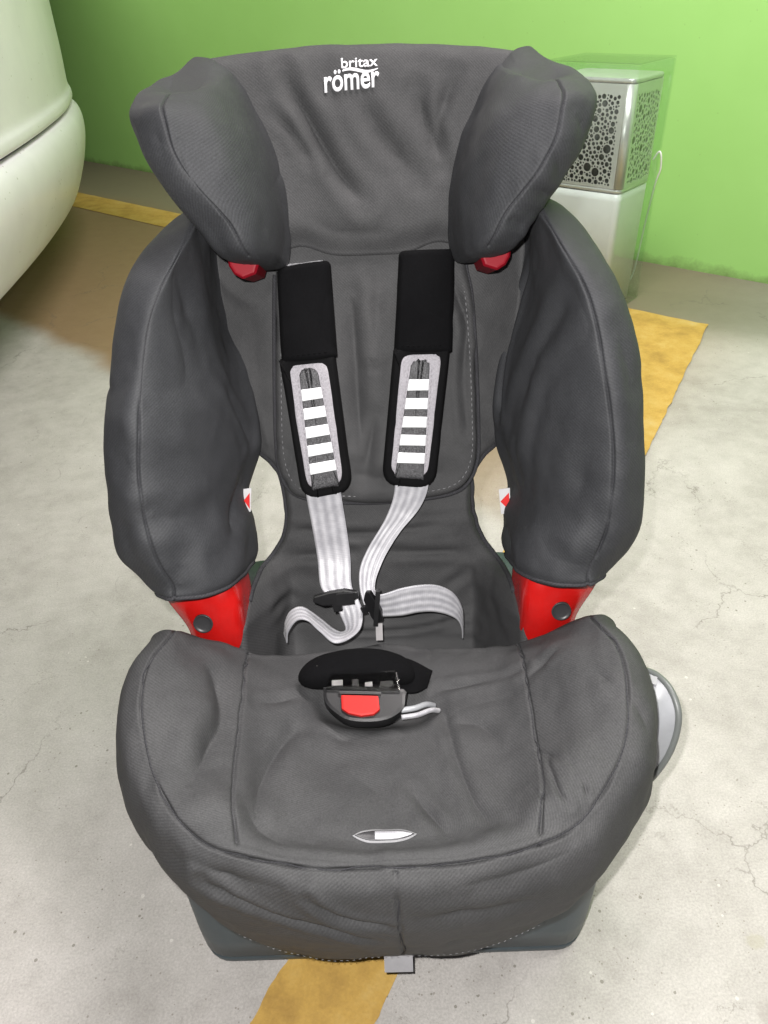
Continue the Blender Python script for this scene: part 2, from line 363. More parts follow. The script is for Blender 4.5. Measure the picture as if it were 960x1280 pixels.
def bm_obj(name, bm, mat, parent=None, smooth=False, bevel=0, seg=2, angle=35):
    if bevel:
        es = [e for e in bm.edges if len(e.link_faces) == 2 and e.calc_face_angle(0) > R(angle)]
        bmesh.ops.bevel(bm, geom=es, offset=bevel, segments=seg, affect='EDGES', profile=.7)
    me = bpy.data.meshes.new(name); bm.to_mesh(me); bm.free()
    o = link(name, me, mat, parent, smooth)
    return o
def box_bm(c, sx, sy, sz, ax=None):
    """box centred at c along axes ax (three vectors)"""
    ax = ax or (Vector((1, 0, 0)), Vector((0, 1, 0)), Vector((0, 0, 1))); bm = bmesh.new(); c = Vector(c); vs = []
    for k in (-1, 1):
        for a, b in ((-1, -1), (1, -1), (1, 1), (-1, 1)):
            vs.append(bm.verts.new(c + ax[0] * a * sx / 2 + ax[1] * b * sy / 2 + ax[2] * k * sz / 2))
    for f in ((3, 2, 1, 0), (4, 5, 6, 7), (0, 1, 5, 4), (1, 2, 6, 5), (2, 3, 7, 6), (3, 0, 4, 7)): bm.faces.new([vs[i] for i in f])
    return bm
def tube(name, path, rad, mat, parent=None, sides=10, n=80):
    P = cr(path, n) if len(path) > 2 else np.array(path, float); n = len(P)
    T = np.gradient(P, axis=0); T /= np.linalg.norm(T, axis=1, keepdims=True)
    up = np.array([0.1, .2, 1.]); A = np.cross(T, up); A /= np.linalg.norm(A, axis=1, keepdims=True); B = np.cross(T, A)
    th = np.arange(sides) / sides * 2 * np.pi
    rad = np.broadcast_to(rad, (n,))[:, None, None]
    V = P[:, None] + rad * (np.cos(th)[None, :, None] * A[:, None] + np.sin(th)[None, :, None] * B[:, None])
    return grid_obj(name, V, mat, parent, cu=True, caps=True, flip=True)

# the backrest's own frame: x across, t up along the back, n forward off it
A3 = np.array([0, .375, .927]); N3 = np.array([0, -.927, .375]); P3 = np.array([0, .235, .205])
def bf(x, t, n):
    x, t, n = np.broadcast_arrays(np.asarray(x, float), np.asarray(t, float), np.asarray(n, float))
    return P3 + t[..., None] * A3 + n[..., None] * N3 + x[..., None] * np.array([1., 0, 0])
def inv_bf(V): q = V - P3; return q[..., 0], q @ A3, q @ N3
def interp(x, xs, ys): return np.interp(x, xs, ys)
def sm_interp(x, xs, ys):
    """smooth monotone-ish interpolation"""
    xs = np.asarray(xs, float); ys = np.asarray(ys, float); m = np.gradient(ys, xs)
    i = np.clip(np.searchsorted(xs, x) - 1, 0, len(xs) - 2); h = xs[i + 1] - xs[i]; s = np.clip((x - xs[i]) / h, 0, 1)
    return (2*s**3-3*s**2+1)*ys[i] + (s**3-2*s**2+s)*h*m[i] + (-2*s**3+3*s**2)*ys[i+1] + (s**3-s**2)*h*m[i+1]
def stitches(name, P, parent, mat='thread', length=.0030, gap=.0022, r=.00045, nrm=None):
    """a run of separate stitches along polyline P"""
    P = np.asarray(P, float); s = np.concatenate([[0], np.cumsum(np.linalg.norm(np.diff(P, axis=0), axis=1))])
    bm = bmesh.new(); x = 0
    at = lambda d: Vector([np.interp(d, s, P[:, k]) for k in range(3)])
    while x + length < s[-1]:
        a, b = at(x), at(x + length); d = (b - a).normalized(); u = Vector(nrm) if nrm is not None else Vector((0, -.6, .8)); v = d.cross(u).normalized(); u = v.cross(d)
        m = (a + b) / 2 + u * r * .6; ring = []
        for c, k in ((a, .35), (m, 1), (b, .35)):
            ring.append([bm.verts.new(c + v * r * k * p + u * r * k * q) for p, q in ((-1, -.3), (0, .8), (1, -.3), (0, -1))])
        for i in range(2):
            for j in range(4): bm.faces.new((ring[i][j], ring[i][(j+1) % 4], ring[i+1][(j+1) % 4], ring[i+1][j]))
        bm.faces.new(ring[0][::-1]); bm.faces.new(ring[2]); x += length + gap
    o = bm_obj(name, bm, mat, parent); o['kind'] = 'stuff'; return o
def tag(o, label=None, cat=None, group=None, kind=None):
    for k, v in (('label', label), ('category', cat), ('group', group), ('kind', kind)):
        if v: o[k] = v
    return o
def empty(name, loc):
    o = bpy.data.objects.new(name, None); coll.objects.link(o); o.location = loc; return o

# ------------------------------------------------------------------ setting: floor, markings, wall
bm = bmesh.new()
bmesh.ops.create_grid(bm, x_segments=8, y_segments=8, size=6.0, matrix=Matrix.Translation((0, 2, 0)))
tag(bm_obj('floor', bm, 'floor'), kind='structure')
W0 = np.array([-1.613, 4.277]); W1 = np.array([1.186, 1.897])
def wl(a, d, z): p = W0 + E1 * a - E2 * d; return (p[0], p[1], z)
bm = bmesh.new()
n_seg = 30
for (d0, d1) in ((0, -.12),):
    fr = [[bm.verts.new(wl(-2.5 + 9 * i / n_seg, 0 , z)) for i in range(n_seg + 1)] for z in (0.0, 2.6)]
    bk = [[bm.verts.new(wl(-2.5 + 9 * i / n_seg, -.12, z)) for i in range(n_seg + 1)] for z in (0.0, 2.6)]
    for i in range(n_seg):
        bm.faces.new((fr[0][i], fr[0][i+1], fr[1][i+1], fr[1][i])); bm.faces.new((bk[0][i+1], bk[0][i], bk[1][i], bk[1][i+1]))
        bm.faces.new((fr[1][i], fr[1][i+1], bk[1][i+1], bk[1][i]))
    for i in (0, n_seg): bm.faces.new((fr[0][i], fr[1][i], bk[1][i], bk[0][i]))
bmesh.ops.recalc_face_normals(bm, faces=bm.faces)
tag(bm_obj('garage_wall', bm, 'wall'), 'bright green painted garage wall behind the child seat', 'wall')
def marking(name, pts):
    """painted strip with worn, uneven edges; pts = two edge polylines"""
    a, b = (np.array(p, float) for p in pts); n = 140; t = np.linspace(0, 1, n)[:, None]
    L = a[0] + (a[1] - a[0]) * t; Rr = b[0] + (b[1] - b[0]) * t
    side = (Rr - L) / np.linalg.norm(Rr - L, axis=1, keepdims=True)
    P3n = lambda Q, s: vnoise(np.c_[Q * 40, np.zeros(n)], 1, s, 3)[:, None] * .0018
    L = L + side * P3n(L, 3); Rr = Rr + side * P3n(Rr, 5)
    V = np.stack([np.c_[L, np.full(n, .0)], np.c_[Rr, np.full(n, .0)]], 1)
    return V
SD = np.array([.484, .875]); SN = np.array([.875, -.484]); SC = np.array([.893, 1.59])
V = marking('m', ((SC - SN * .215, (SC - SN * .104) - SD * 1.83), (SC, SC - SD * 1.83))); V[..., 2] = .004; V2 = marking('m', ((SC - SN * .104 - SD * 1.83, SC - SN * .099 - SD * 2.6), (SC - SD * 1.83, SC - SD * 2.6))); V2[..., 2] = .004; V = np.concatenate([V, V2[1:]])
tag(grid_obj('floor_marking', V, 'yellow', flip=False), kind='structure')
LA = np.array([.893, 1.59]); far0 = np.array([.717, 1.689]); dirL = np.array([-1.418, 3.451]) - far0; dirL /= np.linalg.norm(dirL)
nl = np.array([-dirL[1], dirL[0]]) * 1.0
if nl[1] > 0: nl = -nl
V = marking('m2', ((LA, LA + dirL * 4.2), (LA + nl * .17, LA + nl * .17 + dirL * 4.2))); V[..., 2] = .002
tag(grid_obj('floor_marking', V, 'yellow', flip=False), kind='structure')

# ------------------------------------------------------------------ the child car seat
SEAT0 = (0, .2, 0)
seat = empty('child_car_seat', SEAT0)
tag(seat, 'charcoal grey child car seat with silver harness straps and red belt guides', 'car seat')

# ---- base shell -----------------------------------------------------------
def rrect(hx, y0, y1, r, n=14):
    pts = []
    for cx, cy, a0 in ((hx - r, y0 + r, -90), (hx - r, y1 - r, 0), (-hx + r, y1 - r, 90), (-hx + r, y0 + r, 180)):
        for k in range(n): a = R(a0 + 90 * k / (n - 1)); pts.append((cx + r * math.cos(a), cy + r * math.sin(a)))
    P = np.array(pts + [pts[0]]); d = np.concatenate([[0], np.cumsum(np.linalg.norm(np.diff(P, axis=0), axis=1))])
    x = np.linspace(0, d[-1], 201)[:-1]; return np.c_[np.interp(x, d, P[:, 0]), np.interp(x, d, P[:, 1])]
secs = []
for z, hx, y0, r in ((0.0, .183, .004, .026), (.002, .187, .000, .028), (.007, .1895, -.003, .030), (.0165, .1905, -.0045, .031), (.0172, .1890, -.003, .030), (.0185, .1890, -.003, .030), (.0192, .1908, -.0045, .031),
                     (.05, .193, -.006, .033), (.10, .196, -.005, .036), (.14, .196, .002, .040), (.17, .194, .008, .042), (.19, .188, .016, .04)):
    secs.append(np.c_[rrect(hx, y0, .40, r), np.full(200, z)])
base = grid_obj('base_shell', np.array(secs), 'slate', seat, cu=True, caps=True, flip=False)

# ---- seat cushion ---------------------------------------------------------
ST = [  # A (panel seam), R1, R2, R3, hem, going from the rear of the bolster round to the middle of the front
 ((.185,.118,.333),(.204,.122,.325),(.214,.126,.298),(.218,.13,.25),(.210,.13,.18)),
 ((.196,.085,.335),(.215,.089,.325),(.226,.09,.295),(.231,.09,.24),(.219,.09,.165)),
 ((.196,.05,.328),(.214,.05,.318),(.225,.05,.288),(.228,.05,.235),(.217,.05,.16)),
 ((.187,.013,.312),(.204,.008,.303),(.213,.007,.27),(.215,.012,.215),(.203,.019,.155)),
 ((.169,-.018,.30),(.183,-.026,.288),(.190,-.026,.25),(.188,-.014,.20),(.177,.001,.15)),
 ((.148,-.04,.29),(.158,-.050,.276),(.164,-.049,.23),(.161,-.032,.174),(.152,-.013,.128)),
 ((.123,-.053,.28),(.130,-.065,.265),(.134,-.065,.215),(.131,-.047,.150),(.124,-.026,.099)),
 ((.06,-.063,.27),(.063,-.077,.255),(.066,-.078,.20),(.067,-.058,.130),(.067,-.037,.079)),
 ((0,-.064,.268),(0,-.079,.252),(0,-.081,.2),(0,-.061,.132),(0,-.037,.083)),
]
SPY = [.186, .165, .125, .085, .048, .022, .002, -.012, -.018]
def zc(y): return float(sm_interp(np.array(y), [-.08, -.03, .03, .09, .14, .192], [.2665, .263, .257, .254, .253, .240]))
rows = []
for k, st in enumerate(ST):
    A = np.array(st[0]); S = np.array([0, SPY[k], zc(SPY[k])]); ring = []
    for s in (0, .2, .4, .55, .68, .8, .9):
        p = S + (A - S) * s; zb = zc(p[1]) if p[1] > -.08 else .2665
        zA = A[2]; w = s ** (2.7 if k == 0 else 2.3 if k == 1 else 2.0)
        p[2] = zb + (zA - zb) * w + .012 * math.sin(math.pi * max(0, (s - .62) / .38)) * (.1 if k == 0 else 1 if k < 6 else .35) - .003 * math.exp(-((s - .62) / .06) ** 2)
        ring.append(p)
    ring += [np.array(p) for p in st]
    H_ = np.array(st[4]); ring.append(H_ + np.array([-.10 * H_[0], .012, .004]))
    rows.append(np.array(ring))
r0 = rows[0]
def shift(r, dy, dz, sh):
    q = r.copy(); q[:, 1] += dy; q[:, 2] += dz; q[:, 0] *= sh
    q[:, 2] = np.maximum(q[:, 2], .15); return q
half = [shift(r0, .034, -.10, .97), shift(r0, .026, -.03, .985), shift(r0, .012, -.005, .997)] + rows
mir = [r * np.array([-1, 1, 1]) for r in half]
G = np.array(mir + half[::-1][1:])                              # left rear -> front -> right rear
G = cr(G, 800); G = cr(G.transpose(1, 0, 2), 360).transpose(1, 0, 2)
Vs = G.copy(); Ns = gnormals(Vs)
if Ns[400, 96, 2] < 0: Ns = -Ns
NSEAM = None
# index of the panel seam ring (control 7 of 13)
ja = int(round(7 / 12 * 359))
seamA = Vs[:, ja].copy()
# folds and puckers in the cloth: (points, half width, depth)
CREASE_SEAT = [([(-.156, .1057, .3169), (-.1441, .092, .3029), (-.1359, .0561, .2934), (-.1409, .025, .2972), (-.1504, -.0134, .2998)], .009, .0045),
  ([(-.0596, .0969, .2514), (-.0896, .0457, .2678), (-.1008, .0024, .2746), (-.1009, -.0268, .2814)], .007, .0025),
  ([(.1185, .0264, .2812), (.135, .0032, .2956), (.1526, -.0109, .3018)], .0025, .002),
  ([(.1266, .0119, .2896), (.1281, -.0213, .2952), (.1345, -.0351, .2922)], .002, .0025),
  ([(.1481, -.0184, .2997), (.1487, -.0307, .2957)], .0016, .0025),
  ([(.1104, -.0117, .2827), (.1222, -.032, .2913)], .002, .0018),
  ([(.0518, .0972, .2561), (.0582, .0363, .2614), (.0675, -.0091, .266), (.0765, -.0338, .2713)], .004, .0016),
  ([(.0197, .0045, .2596), (.0368, -.0244, .2646), (.0475, -.0416, .2668)], .004, .002),
  ([(.0473, .1145, .2562), (.0801, .113, .2668), (.1254, .1083, .2873)], .0035, .0026),
  ([(.123, .0941, .2873), (.141, .1032, .3018), (.1545, .1075, .3165)], .004, .002),
  ([(.1749, .0667, .3239), (.1853, .0495, .3251)], .003, .002),
  ([(-.0091, .067, .2471), (-.0367, .0623, .2544), (-.0613, .0712, .2587)], .006, .002),
  ([(.0545, .0711, .2601), (.0815, .0644, .2667), (.0976, .0351, .2712)], .006, .002),
  ([(-.1846, .0127, .3105), (-.1498, .0022, .3028), (-.1183, .0233, .283)], .014, .0025),
  ([(-.0357, .0298, .2593), (-.0093, .0052, .2602), (-.0033, -.0176, .2618)], .012, .002),
  ([(-.1131, .0852, .2785), (-.0736, .1054, .2639)], .004, .0015),
  ([(-.1125, -.0162, .2867), (-.093, -.0374, .2769), (-.0625, -.0499, .2744)], .009, .002),
  ([(-.0595, -.0781, .2545), (-.0349, -.0813, .2309), (.0031, -.0833, .2184)], .0032, .0032),
  ([(-.1389, -.0641, .2611), (-.094, -.0752, .2345), (-.0535, -.0804, .2189), (-.0125, -.0792, .1955)], .0035, .003),
  ([(-.1564, -.0506, .2761), (-.1083, -.0703, .2648), (-.0735, -.0754, .2611)], .009, .003),
  ([(.0415, -.0774, .2573), (.0937, -.0717, .2651), (.1361, -.0577, .275)], .01, .0025),
  ([(.0181, -.0816, .2279), (.0655, -.0787, .2305), (.1135, -.0719, .2371)], .006, .0022),
  ([(.1876, .0405, .3238), (.201, .0286, .318), (.205, .0089, .3038)], .006, .002)]
CREASE_HEAD = [([(-.0745, .4242, .733), (-.0584, .4136, .705), (-.0283, .3932, .6538), (-.0036, .3791, .6245)], .006, .004),
  ([(-.0051, .4162, .7094), (.0099, .4052, .6843), (.0235, .3915, .6524)], .007, .003),
  ([(-.085, .4057, .7003), (-.0669, .4033, .6837), (-.0503, .3944, .6577)], .004, .0025),
  ([(.0459, .4173, .7122), (.0631, .3982, .6704), (.07, .3907, .6545)], .006, .0035),
  ([(.0087, .4077, .6899), (.0262, .3977, .6683), (.0469, .3869, .6422)], .007, .003),
  ([(.0832, .416, .7258), (.0701, .4077, .6952), (.0667, .3978, .6703)], .005, .0025),
  ([(-.0599, .3777, .6196), (-.031, .3726, .6018), (.0293, .3706, .6002)], .01, .0025),
  ([(-.0385, .4304, .7376), (-.0322, .4205, .7194)], .008, .0015)]
CREASE_INS = [([(-.0189, .3631, .5431), (-.0177, .3313, .4643), (-.0159, .3042, .3966)], .008, .003),
  ([(.0071, .3726, .5665), (.0029, .3466, .4996)], .006, .002),
  ([(-.0144, .2947, .3735), (.0003, .3187, .4343)], .006, .002),
  ([(.0941, .3525, .5187), (.0896, .3322, .4685), (.093, .3111, .4164)], .004, .002),
  ([(.0791, .3688, .5535), (.098, .3474, .5041)], .004, .0022),
  ([(-.0346, .2978, .3822), (.0226, .2943, .3723), (.0721, .2961, .3788)], .007, .002)]
CREASE_BACK = [([(-.0927, .2828, .3223), (-.0212, .2801, .3149), (.072, .2823, .3228)], .004, .0022),
  ([(-.0971, .2725, .2952), (-.0647, .2721, .2951), (-.0305, .2734, .2969)], .004, .002),
  ([(.0035, .2731, .2956), (.0886, .2708, .2937)], .004, .0022),
  ([(.0215, .2851, .3282), (.0981, .2921, .3303)], .0035, .0018),
  ([(-.113, .2143, .2689), (-.0972, .2552, .254)], .004, .0022),
  ([(.0926, .2624, .2729), (.0666, .2555, .2575)], .004, .002),
  ([(-.1069, .2545, .2829), (-.0661, .2612, .27)], .006, .002),
  ([(-.0343, .2368, .2155), (.0353, .2376, .2162), (.0921, .2434, .2269)], .002, .002),
  ([(.0702, .2396, .2198), (.1019, .2292, .2222)], .004, .0025)]
CREASE_WL = [([(-.1557, .24, .5078), (-.1451, .2523, .471), (-.1349, .268, .4347)], .005, .003),
  ([(-.1493, .2637, .5157), (-.1351, .2785, .4651), (-.125, .2916, .427)], .005, .003),
  ([(-.1818, .1792, .5152), (-.1704, .2012, .4941), (-.1594, .2228, .4835)], .007, .003),
  ([(-.1858, .1473, .4406), (-.1743, .16, .4279), (-.1604, .1847, .4166)], .008, .0035),
  ([(-.1923, .1464, .4399), (-.2226, .1538, .4168)], .008, .0035),
  ([(-.1668, .1485, .4005), (-.1724, .1365, .3752)], .008, .003),
  ([(-.1347, .2638, .3983), (-.1371, .2082, .3809), (-.1447, .1616, .3803)], .008, .003),
  ([(-.1563, .2477, .6209), (-.1562, .2609, .5629), (-.1546, .2469, .5175)], .012, .0035),
  ([(-.2052, .1669, .4938), (-.1931, .1514, .4726)], .009, .0025)]
CREASE_WR = [([(.1468, .3343, .5773), (.135, .3376, .5197), (.123, .3021, .4383)], .004, .0032),
  ([(.1652, .2354, .5779), (.1513, .2607, .5187), (.1362, .2673, .4493)], .009, .004),
  ([(.1486, .2524, .4838), (.1376, .2485, .4095)], .006, .0032),
  ([(.1579, .2343, .5055), (.1442, .2292, .4071)], .008, .003),
  ([(.1903, .1415, .4237), (.184, .1361, .386)], .007, .003),
  ([(.1275, .2646, .3383), (.1241, .1929, .3433)], .006, .003),
  ([(.1928, .1998, .5605), (.2074, .1869, .5247)], .008, .0025),
  ([(.1592, .1761, .4089), (.1444, .1547, .3729)], .009, .003),
  ([(.1791, .1757, .4731), (.1693, .163, .4177)], .01, .003)]
CREASE_HL = [([(-.1413, .2702, .7036), (-.1324, .2573, .6776), (-.1158, .2587, .6474)], .01, .0025),
  ([(-.1611, .2768, .7088), (-.1518, .2649, .6965)], .006, .002)]
CREASE_HR = [([(.1419, .2588, .6854), (.1519, .2693, .6689)], .004, .002),
  ([(.1284, .2569, .6605), (.1502, .2825, .6481)], .004, .002),
  ([(.1319, .3223, .7217), (.1169, .2955, .6915), (.0946, .3053, .648)], .01, .0025),
  ([(.1614, .2769, .7096), (.1703, .2798, .6922)], .006, .002),
  ([(.1158, .2645, .6351), (.1334, .2868, .6243)], .003, .002)]
SEAMS = []
def snap3(V, pts):
    P = V.reshape(-1, 3); return np.array([P[np.argmin(((P - np.array(p)) ** 2).sum(1))] for p in pts])
def snap_xy(V, pts):
    P = V.reshape(-1, 3); P = P[P[:, 2] > .235]
    return np.array([P[np.argmin(((P[:, :2] - np.array(p)) ** 2).sum(1))] for p in cr(pts, 26)])
SEAM_XY = [[(s_ * .127, .150), (s_ * .126, .12), (s_ * .1235, .06), (s_ * .1205, .0), (s_ * .110, -.055)] for s_ in (-1, 1)]
def seat_finish(Vs):
    V = Vs; Nn = gnormals(V)
    if Nn[400, 96, 2] < 0: Nn = -Nn
    V = V + Nn * (wrinkle(V, 1, 1.0) + vnoise(V * np.array([1, .45, .6]), 60, 9, 2) * .0006)[..., None]
    V = groove(V, Nn, seamA[57:-57:7], .0013, .0036, .0001, False)
    for line in SEAM_XY: SEAMS.append(snap_xy(V, line)); V = groove(V, Nn, SEAMS[-1], .0013, .0030, 0, False)
    SEAMS.append(snap3(V, [(.004, -.067, .267), (.005, -.077, .25), (.006, -.085, .22), (.007, -.075, .18), (.008, -.062, .14), (.009, -.046, .108)]))
    V = groove(V, Nn, SEAMS[-1], .0013, .0030, 0, False)
    for poly, w, d in CREASE_SEAT: V = groove(V, Nn, poly, w, d * (1.6 if w > .003 else .9), d * (.5 if w > .003 else .15))
    # sunk mouth for the buckle
    e = ((V[..., 0] + .012) / .055) ** 2 + ((V[..., 1] - .098) / .022) ** 2
    V[..., 2] -= .017 * np.exp(-e ** 2)
    # hem waves
    return V
Vs = seat_finish(Vs)
cushion = grid_obj('seat_cushion', Vs, 'fabric', seat, weld=1e-5, flip=True)
def surf_thread(name, V, line, parent, rad=.0006, mat='binding', n=160):
    tube(name, cr(snap3(V, line), n), rad, mat, parent, 6, n)
surf_thread('seam', Vs, seamA[57:-57:8], cushion, .0006)
for L_ in SEAMS: surf_thread('seam', Vs, L_, cushion, .0005)
stitches('hem_stitching', Vs[186:614, 310] + np.array([0, -.0012, .0]), cushion, length=.0024, gap=.003, r=.0003, nrm=(0, -.9, .4))

# adjuster slot in the front of the seat: a stitched opening with the webbing showing in it
def seat_point(x, y):
    d = (Vs[..., 0] - x) ** 2 + (Vs[..., 1] - y) ** 2 + (Vs[..., 2] < .24) * 1.0
    i = np.unravel_index(np.argmin(d), d.shape); return Vs[i]
def leaf(name, cx, cy, hx, hy, mat, parent, lift, x0=-1, x1=1, rot=0):
    n = 40; V = np.zeros((n, 9, 3))
    for i, a in enumerate(np.linspace(x0, x1, n)):
        hw = hy * max(.02, (1 - abs(a) ** 3.0)) 
        for j, b in enumerate(np.linspace(-1, 1, 9)):
            x = cx + a * hx; y = cy + b * hw + a * rot; p = seat_point(x, y)
            V[i, j] = (x, y, p[2] + lift - .0006 * b * b)
    return grid_obj(name, V, mat, parent, solid=-.0006)
leaf('slot_edge', -.003, -.037, .0245, .0062, 'thread', cushion, .0012)
leaf('slot_opening', -.003, -.037, .0225, .0044, 'cap', cushion, .0018)
leaf('slot_webbing', -.003, -.0372, .0212, .0036, 'webbing', cushion, .0026, -.35, .98)
# grey pull tab hanging under the hem
bm = box_bm((.004, -.041, .078), .0255, .003, .020, (Vector((1, 0, -.02)), Vector((0, 1, -.45)).normalized(), Vector((0, .45, 1)).normalized()))
tabo = bm_obj('adjuster_tab', bm, 'grey_tab', seat, bevel=.0008)

# ---- backrest panel -------------------------------------------------------
tt = np.linspace(-.055, .425, 150); uu = np.linspace(-1, 1, 121)
xe = sm_interp(tt, [-.06, .0, .06, .088, .102, .118, .135, .165, .182, .198, .212, .24, .30, .43], [.120, .130, .130, .126, .114, .104, .0985, .0985, .102, .111, .122, .128, .136, .150])
Tg, Ug = np.meshgrid(tt, uu, indexing='ij'); Xg = Ug * xe[:, None]
ng = .035 * np.clip((np.abs(Xg) - .092) / .05, 0, 1) ** 1.6 * interp(Tg, [-.06, .08, .10, .20, .22, .43], [1.6, 1.5, .0, .0, .8, .8])
flap = interp(Tg, [-.06, 0, .060, .088], [.9, 1, 1, 0.])
ng = ng * (1 - flap) + flap * .108 * np.clip((np.abs(Ug) - .74) / .26, 0, 1) ** 1.35
ng = ng + interp(Tg, [-.055, -.03, 0, .03], [.035, .018, .004, 0])
hole = np.exp(-((Tg - .15) / .055) ** 4)
ng = ng - .010 * hole * np.clip((np.abs(Ug) - .93) / .07, 0, 1) ** 2
Vb = bf(Xg, Tg, ng); Nb = gnormals(Vb)
if Nb[60, 60] @ N3 < 0: Nb = -Nb
Vb = Vb + Nb * wrinkle(Vb, 4, 1.2, 14)[..., None]
for poly, w, d in CREASE_BACK: Vb = groove(Vb, Nb, poly, w, d * 1.8, d * .7)
back = grid_obj('backrest_panel', Vb, 'fabric', seat, solid=.006)
for s in (0, -1):                                               # bound edge round the openings at the hips
    e = Vb[40:95, s]
    tube('edge_binding', e, .0026, 'binding', back, 8, 70)
# hard back behind the cloth
bt = np.linspace(-.02, .56, 40); bu = np.linspace(-1, 1, 21); Tb, Ub = np.meshgrid(bt, bu, indexing='ij')
bw = sm_interp(bt, [-.02, .08, .11, .19, .23, .40, .50, .56], [.12, .12, .082, .082, .12, .135, .14, .12])
grid_obj('back_shell', bf(Ub * bw[:, None], Tb, -.022 - .012 * (1 - Ub ** 2)), 'shell', seat, solid=.006)
# base-to-back bridge (hidden bracket that carries the back)
bm = box_bm((0, .325, .155), .16, .10, .12); bm_obj('recline_bracket', bm, 'shell', seat, bevel=.012)

# ---- insert pad -----------------------------------------------------------
def even(P, n):
    Q = np.concatenate([P, P[:1]]); d = np.concatenate([[0], np.cumsum(np.linalg.norm(np.diff(Q, axis=0), axis=1))])
    x = np.linspace(0, d[-1], n + 1)[:-1]; return np.stack([np.interp(x, d, Q[:, k]) for k in range(Q.shape[1])], 1)
def pad_obj(name, outline, n0, thick, mat, parent, N=160, rings=26, edge=.012, puff=.0, seed=0, wr=.0, bend=None, closed_back=True, creases=()):
    """soft pad: star-shaped outline in (x, t) of the backrest frame, n0 the height of its back"""
    o = even(cr(outline, N * 4, True), N); c = o.mean(0); V = np.zeros((rings + 3, N, 3)); k = 0
    rad = np.linalg.norm(o - c, axis=1)
    for i in range(rings):
        s = (i / (rings - 1)) ** .75; q = c + (o - c) * s
        de = seg_dist(q, np.concatenate([o, o[:1]])[::2])        # distance from the edge
        hh = thick * np.sqrt(np.clip(1 - np.clip(1 - de / edge, 0, 1) ** 2, 0, 1)) * .999 + puff * (1 - np.exp(-(de / .016) ** 2))
        nn = (n0(q[:, 0], q[:, 1]) if callable(n0) else n0) + hh
        V[i] = bf(q[:, 0], q[:, 1], nn)
    for j, (s, h) in enumerate(((.995, -.2), (.9, -.3), (.0, -.3))):
        q = c + (o - c) * s; nn = (n0(q[:, 0], q[:, 1]) if callable(n0) else n0) + h * thick
        V[rings + j] = bf(q[:, 0], q[:, 1], nn)
    Nn = gnormals(V, cu=True)
    if Nn[5, 5] @ N3 < 0: Nn = -Nn
    if wr: V[1:rings] += (Nn * wrinkle(V, seed, wr / .0016, 15)[..., None])[1:rings]
    V[0] = V[1].mean(0)
    for poly, w, d in creases: V[1:rings] = groove(V, Nn, poly, w, d * 2, d * .8)[1:rings]
    gx, gt, _ = inv_bf(V); ob = grid_obj(name, V, mat, parent, cu=True, weld=1e-6, flip=False, uvg=np.stack([gx, gt], -1))
    return ob, V
ins_out = [(-.088, .425), (-.0945, .38), (-.100, .30), (-.1035, .23), (-.1025, .195), (-.095, .172), (-.078, .160), (-.04, .154), (0, .1525), (.04, .154), (.078, .160), (.095, .172), (.104, .195), (.105, .23), (.103, .30), (.099, .36), (.094, .385), (.088, .425), (.04, .43), (-.04, .43)]
insert, Vi = pad_obj('insert_pad', ins_out, -.004, .012, 'fabric', seat, N=260, rings=60, edge=.007, seed=12, wr=.0015, creases=CREASE_INS)
io = cr(ins_out, 260, True); ic = io.mean(0)
def inset_curve(out, s, n): q = ic + (out - ic) * s; return bf(q[:, 0], q[:, 1], n)
stitches('edge_stitching', inset_curve(io, .925, .0088)[14:222], insert, length=.0032, gap=.0026, r=.0005, nrm=tuple(N3))
tube('piping', inset_curve(io, .995, .003)[12:224:3], .0019, 'binding', insert, 8, 220)

# ---- torso side wings -----------------------------------------------------
def wing(sgn, name, stations, mat, parent, seam_j, creases, seed, nA=440, nL=260, wr=.0016, seam_d=.0040):
    """stations: list of (scale, t, [(x,n)...8]) lofted"""
    K = np.array([[(x, t + dt, n) for (x, n, dt) in loop] for (t, loop) in stations])
    G = cr(K, nL); G = cr(G.transpose(1, 0, 2), nA, True).transpose(1, 0, 2)
    V = bf(sgn * G[..., 0], G[..., 1], G[..., 2])
    k = K.shape[1]; j = int(round(seam_j / k * nA)); seam = V[:, j].copy()
    Nn = gnormals(V, cu=True)
    c = V.mean(1, keepdims=True)
    if ((V - c) * Nn).sum(-1).mean() < 0: Nn = -Nn
    V = V + Nn * wrinkle(V, seed, wr / .0018, 10)[..., None]
    V = groove(V, Nn, seam[int(nL*.12):int(nL*.93):5], .0012, seam_d * .62, .0, False)
    for poly, w, d in creases: V = groove(V, Nn, poly, w, d * 1.7, d * .6)
    o = grid_obj(name, V, mat, parent, cu=True, caps=True, flip=(sgn > 0))
    surf_thread('seam', V, V[int(nL*.12):int(nL*.93):5, j], o if parent.type == 'EMPTY' else parent, .0004)
    return o, V, seam
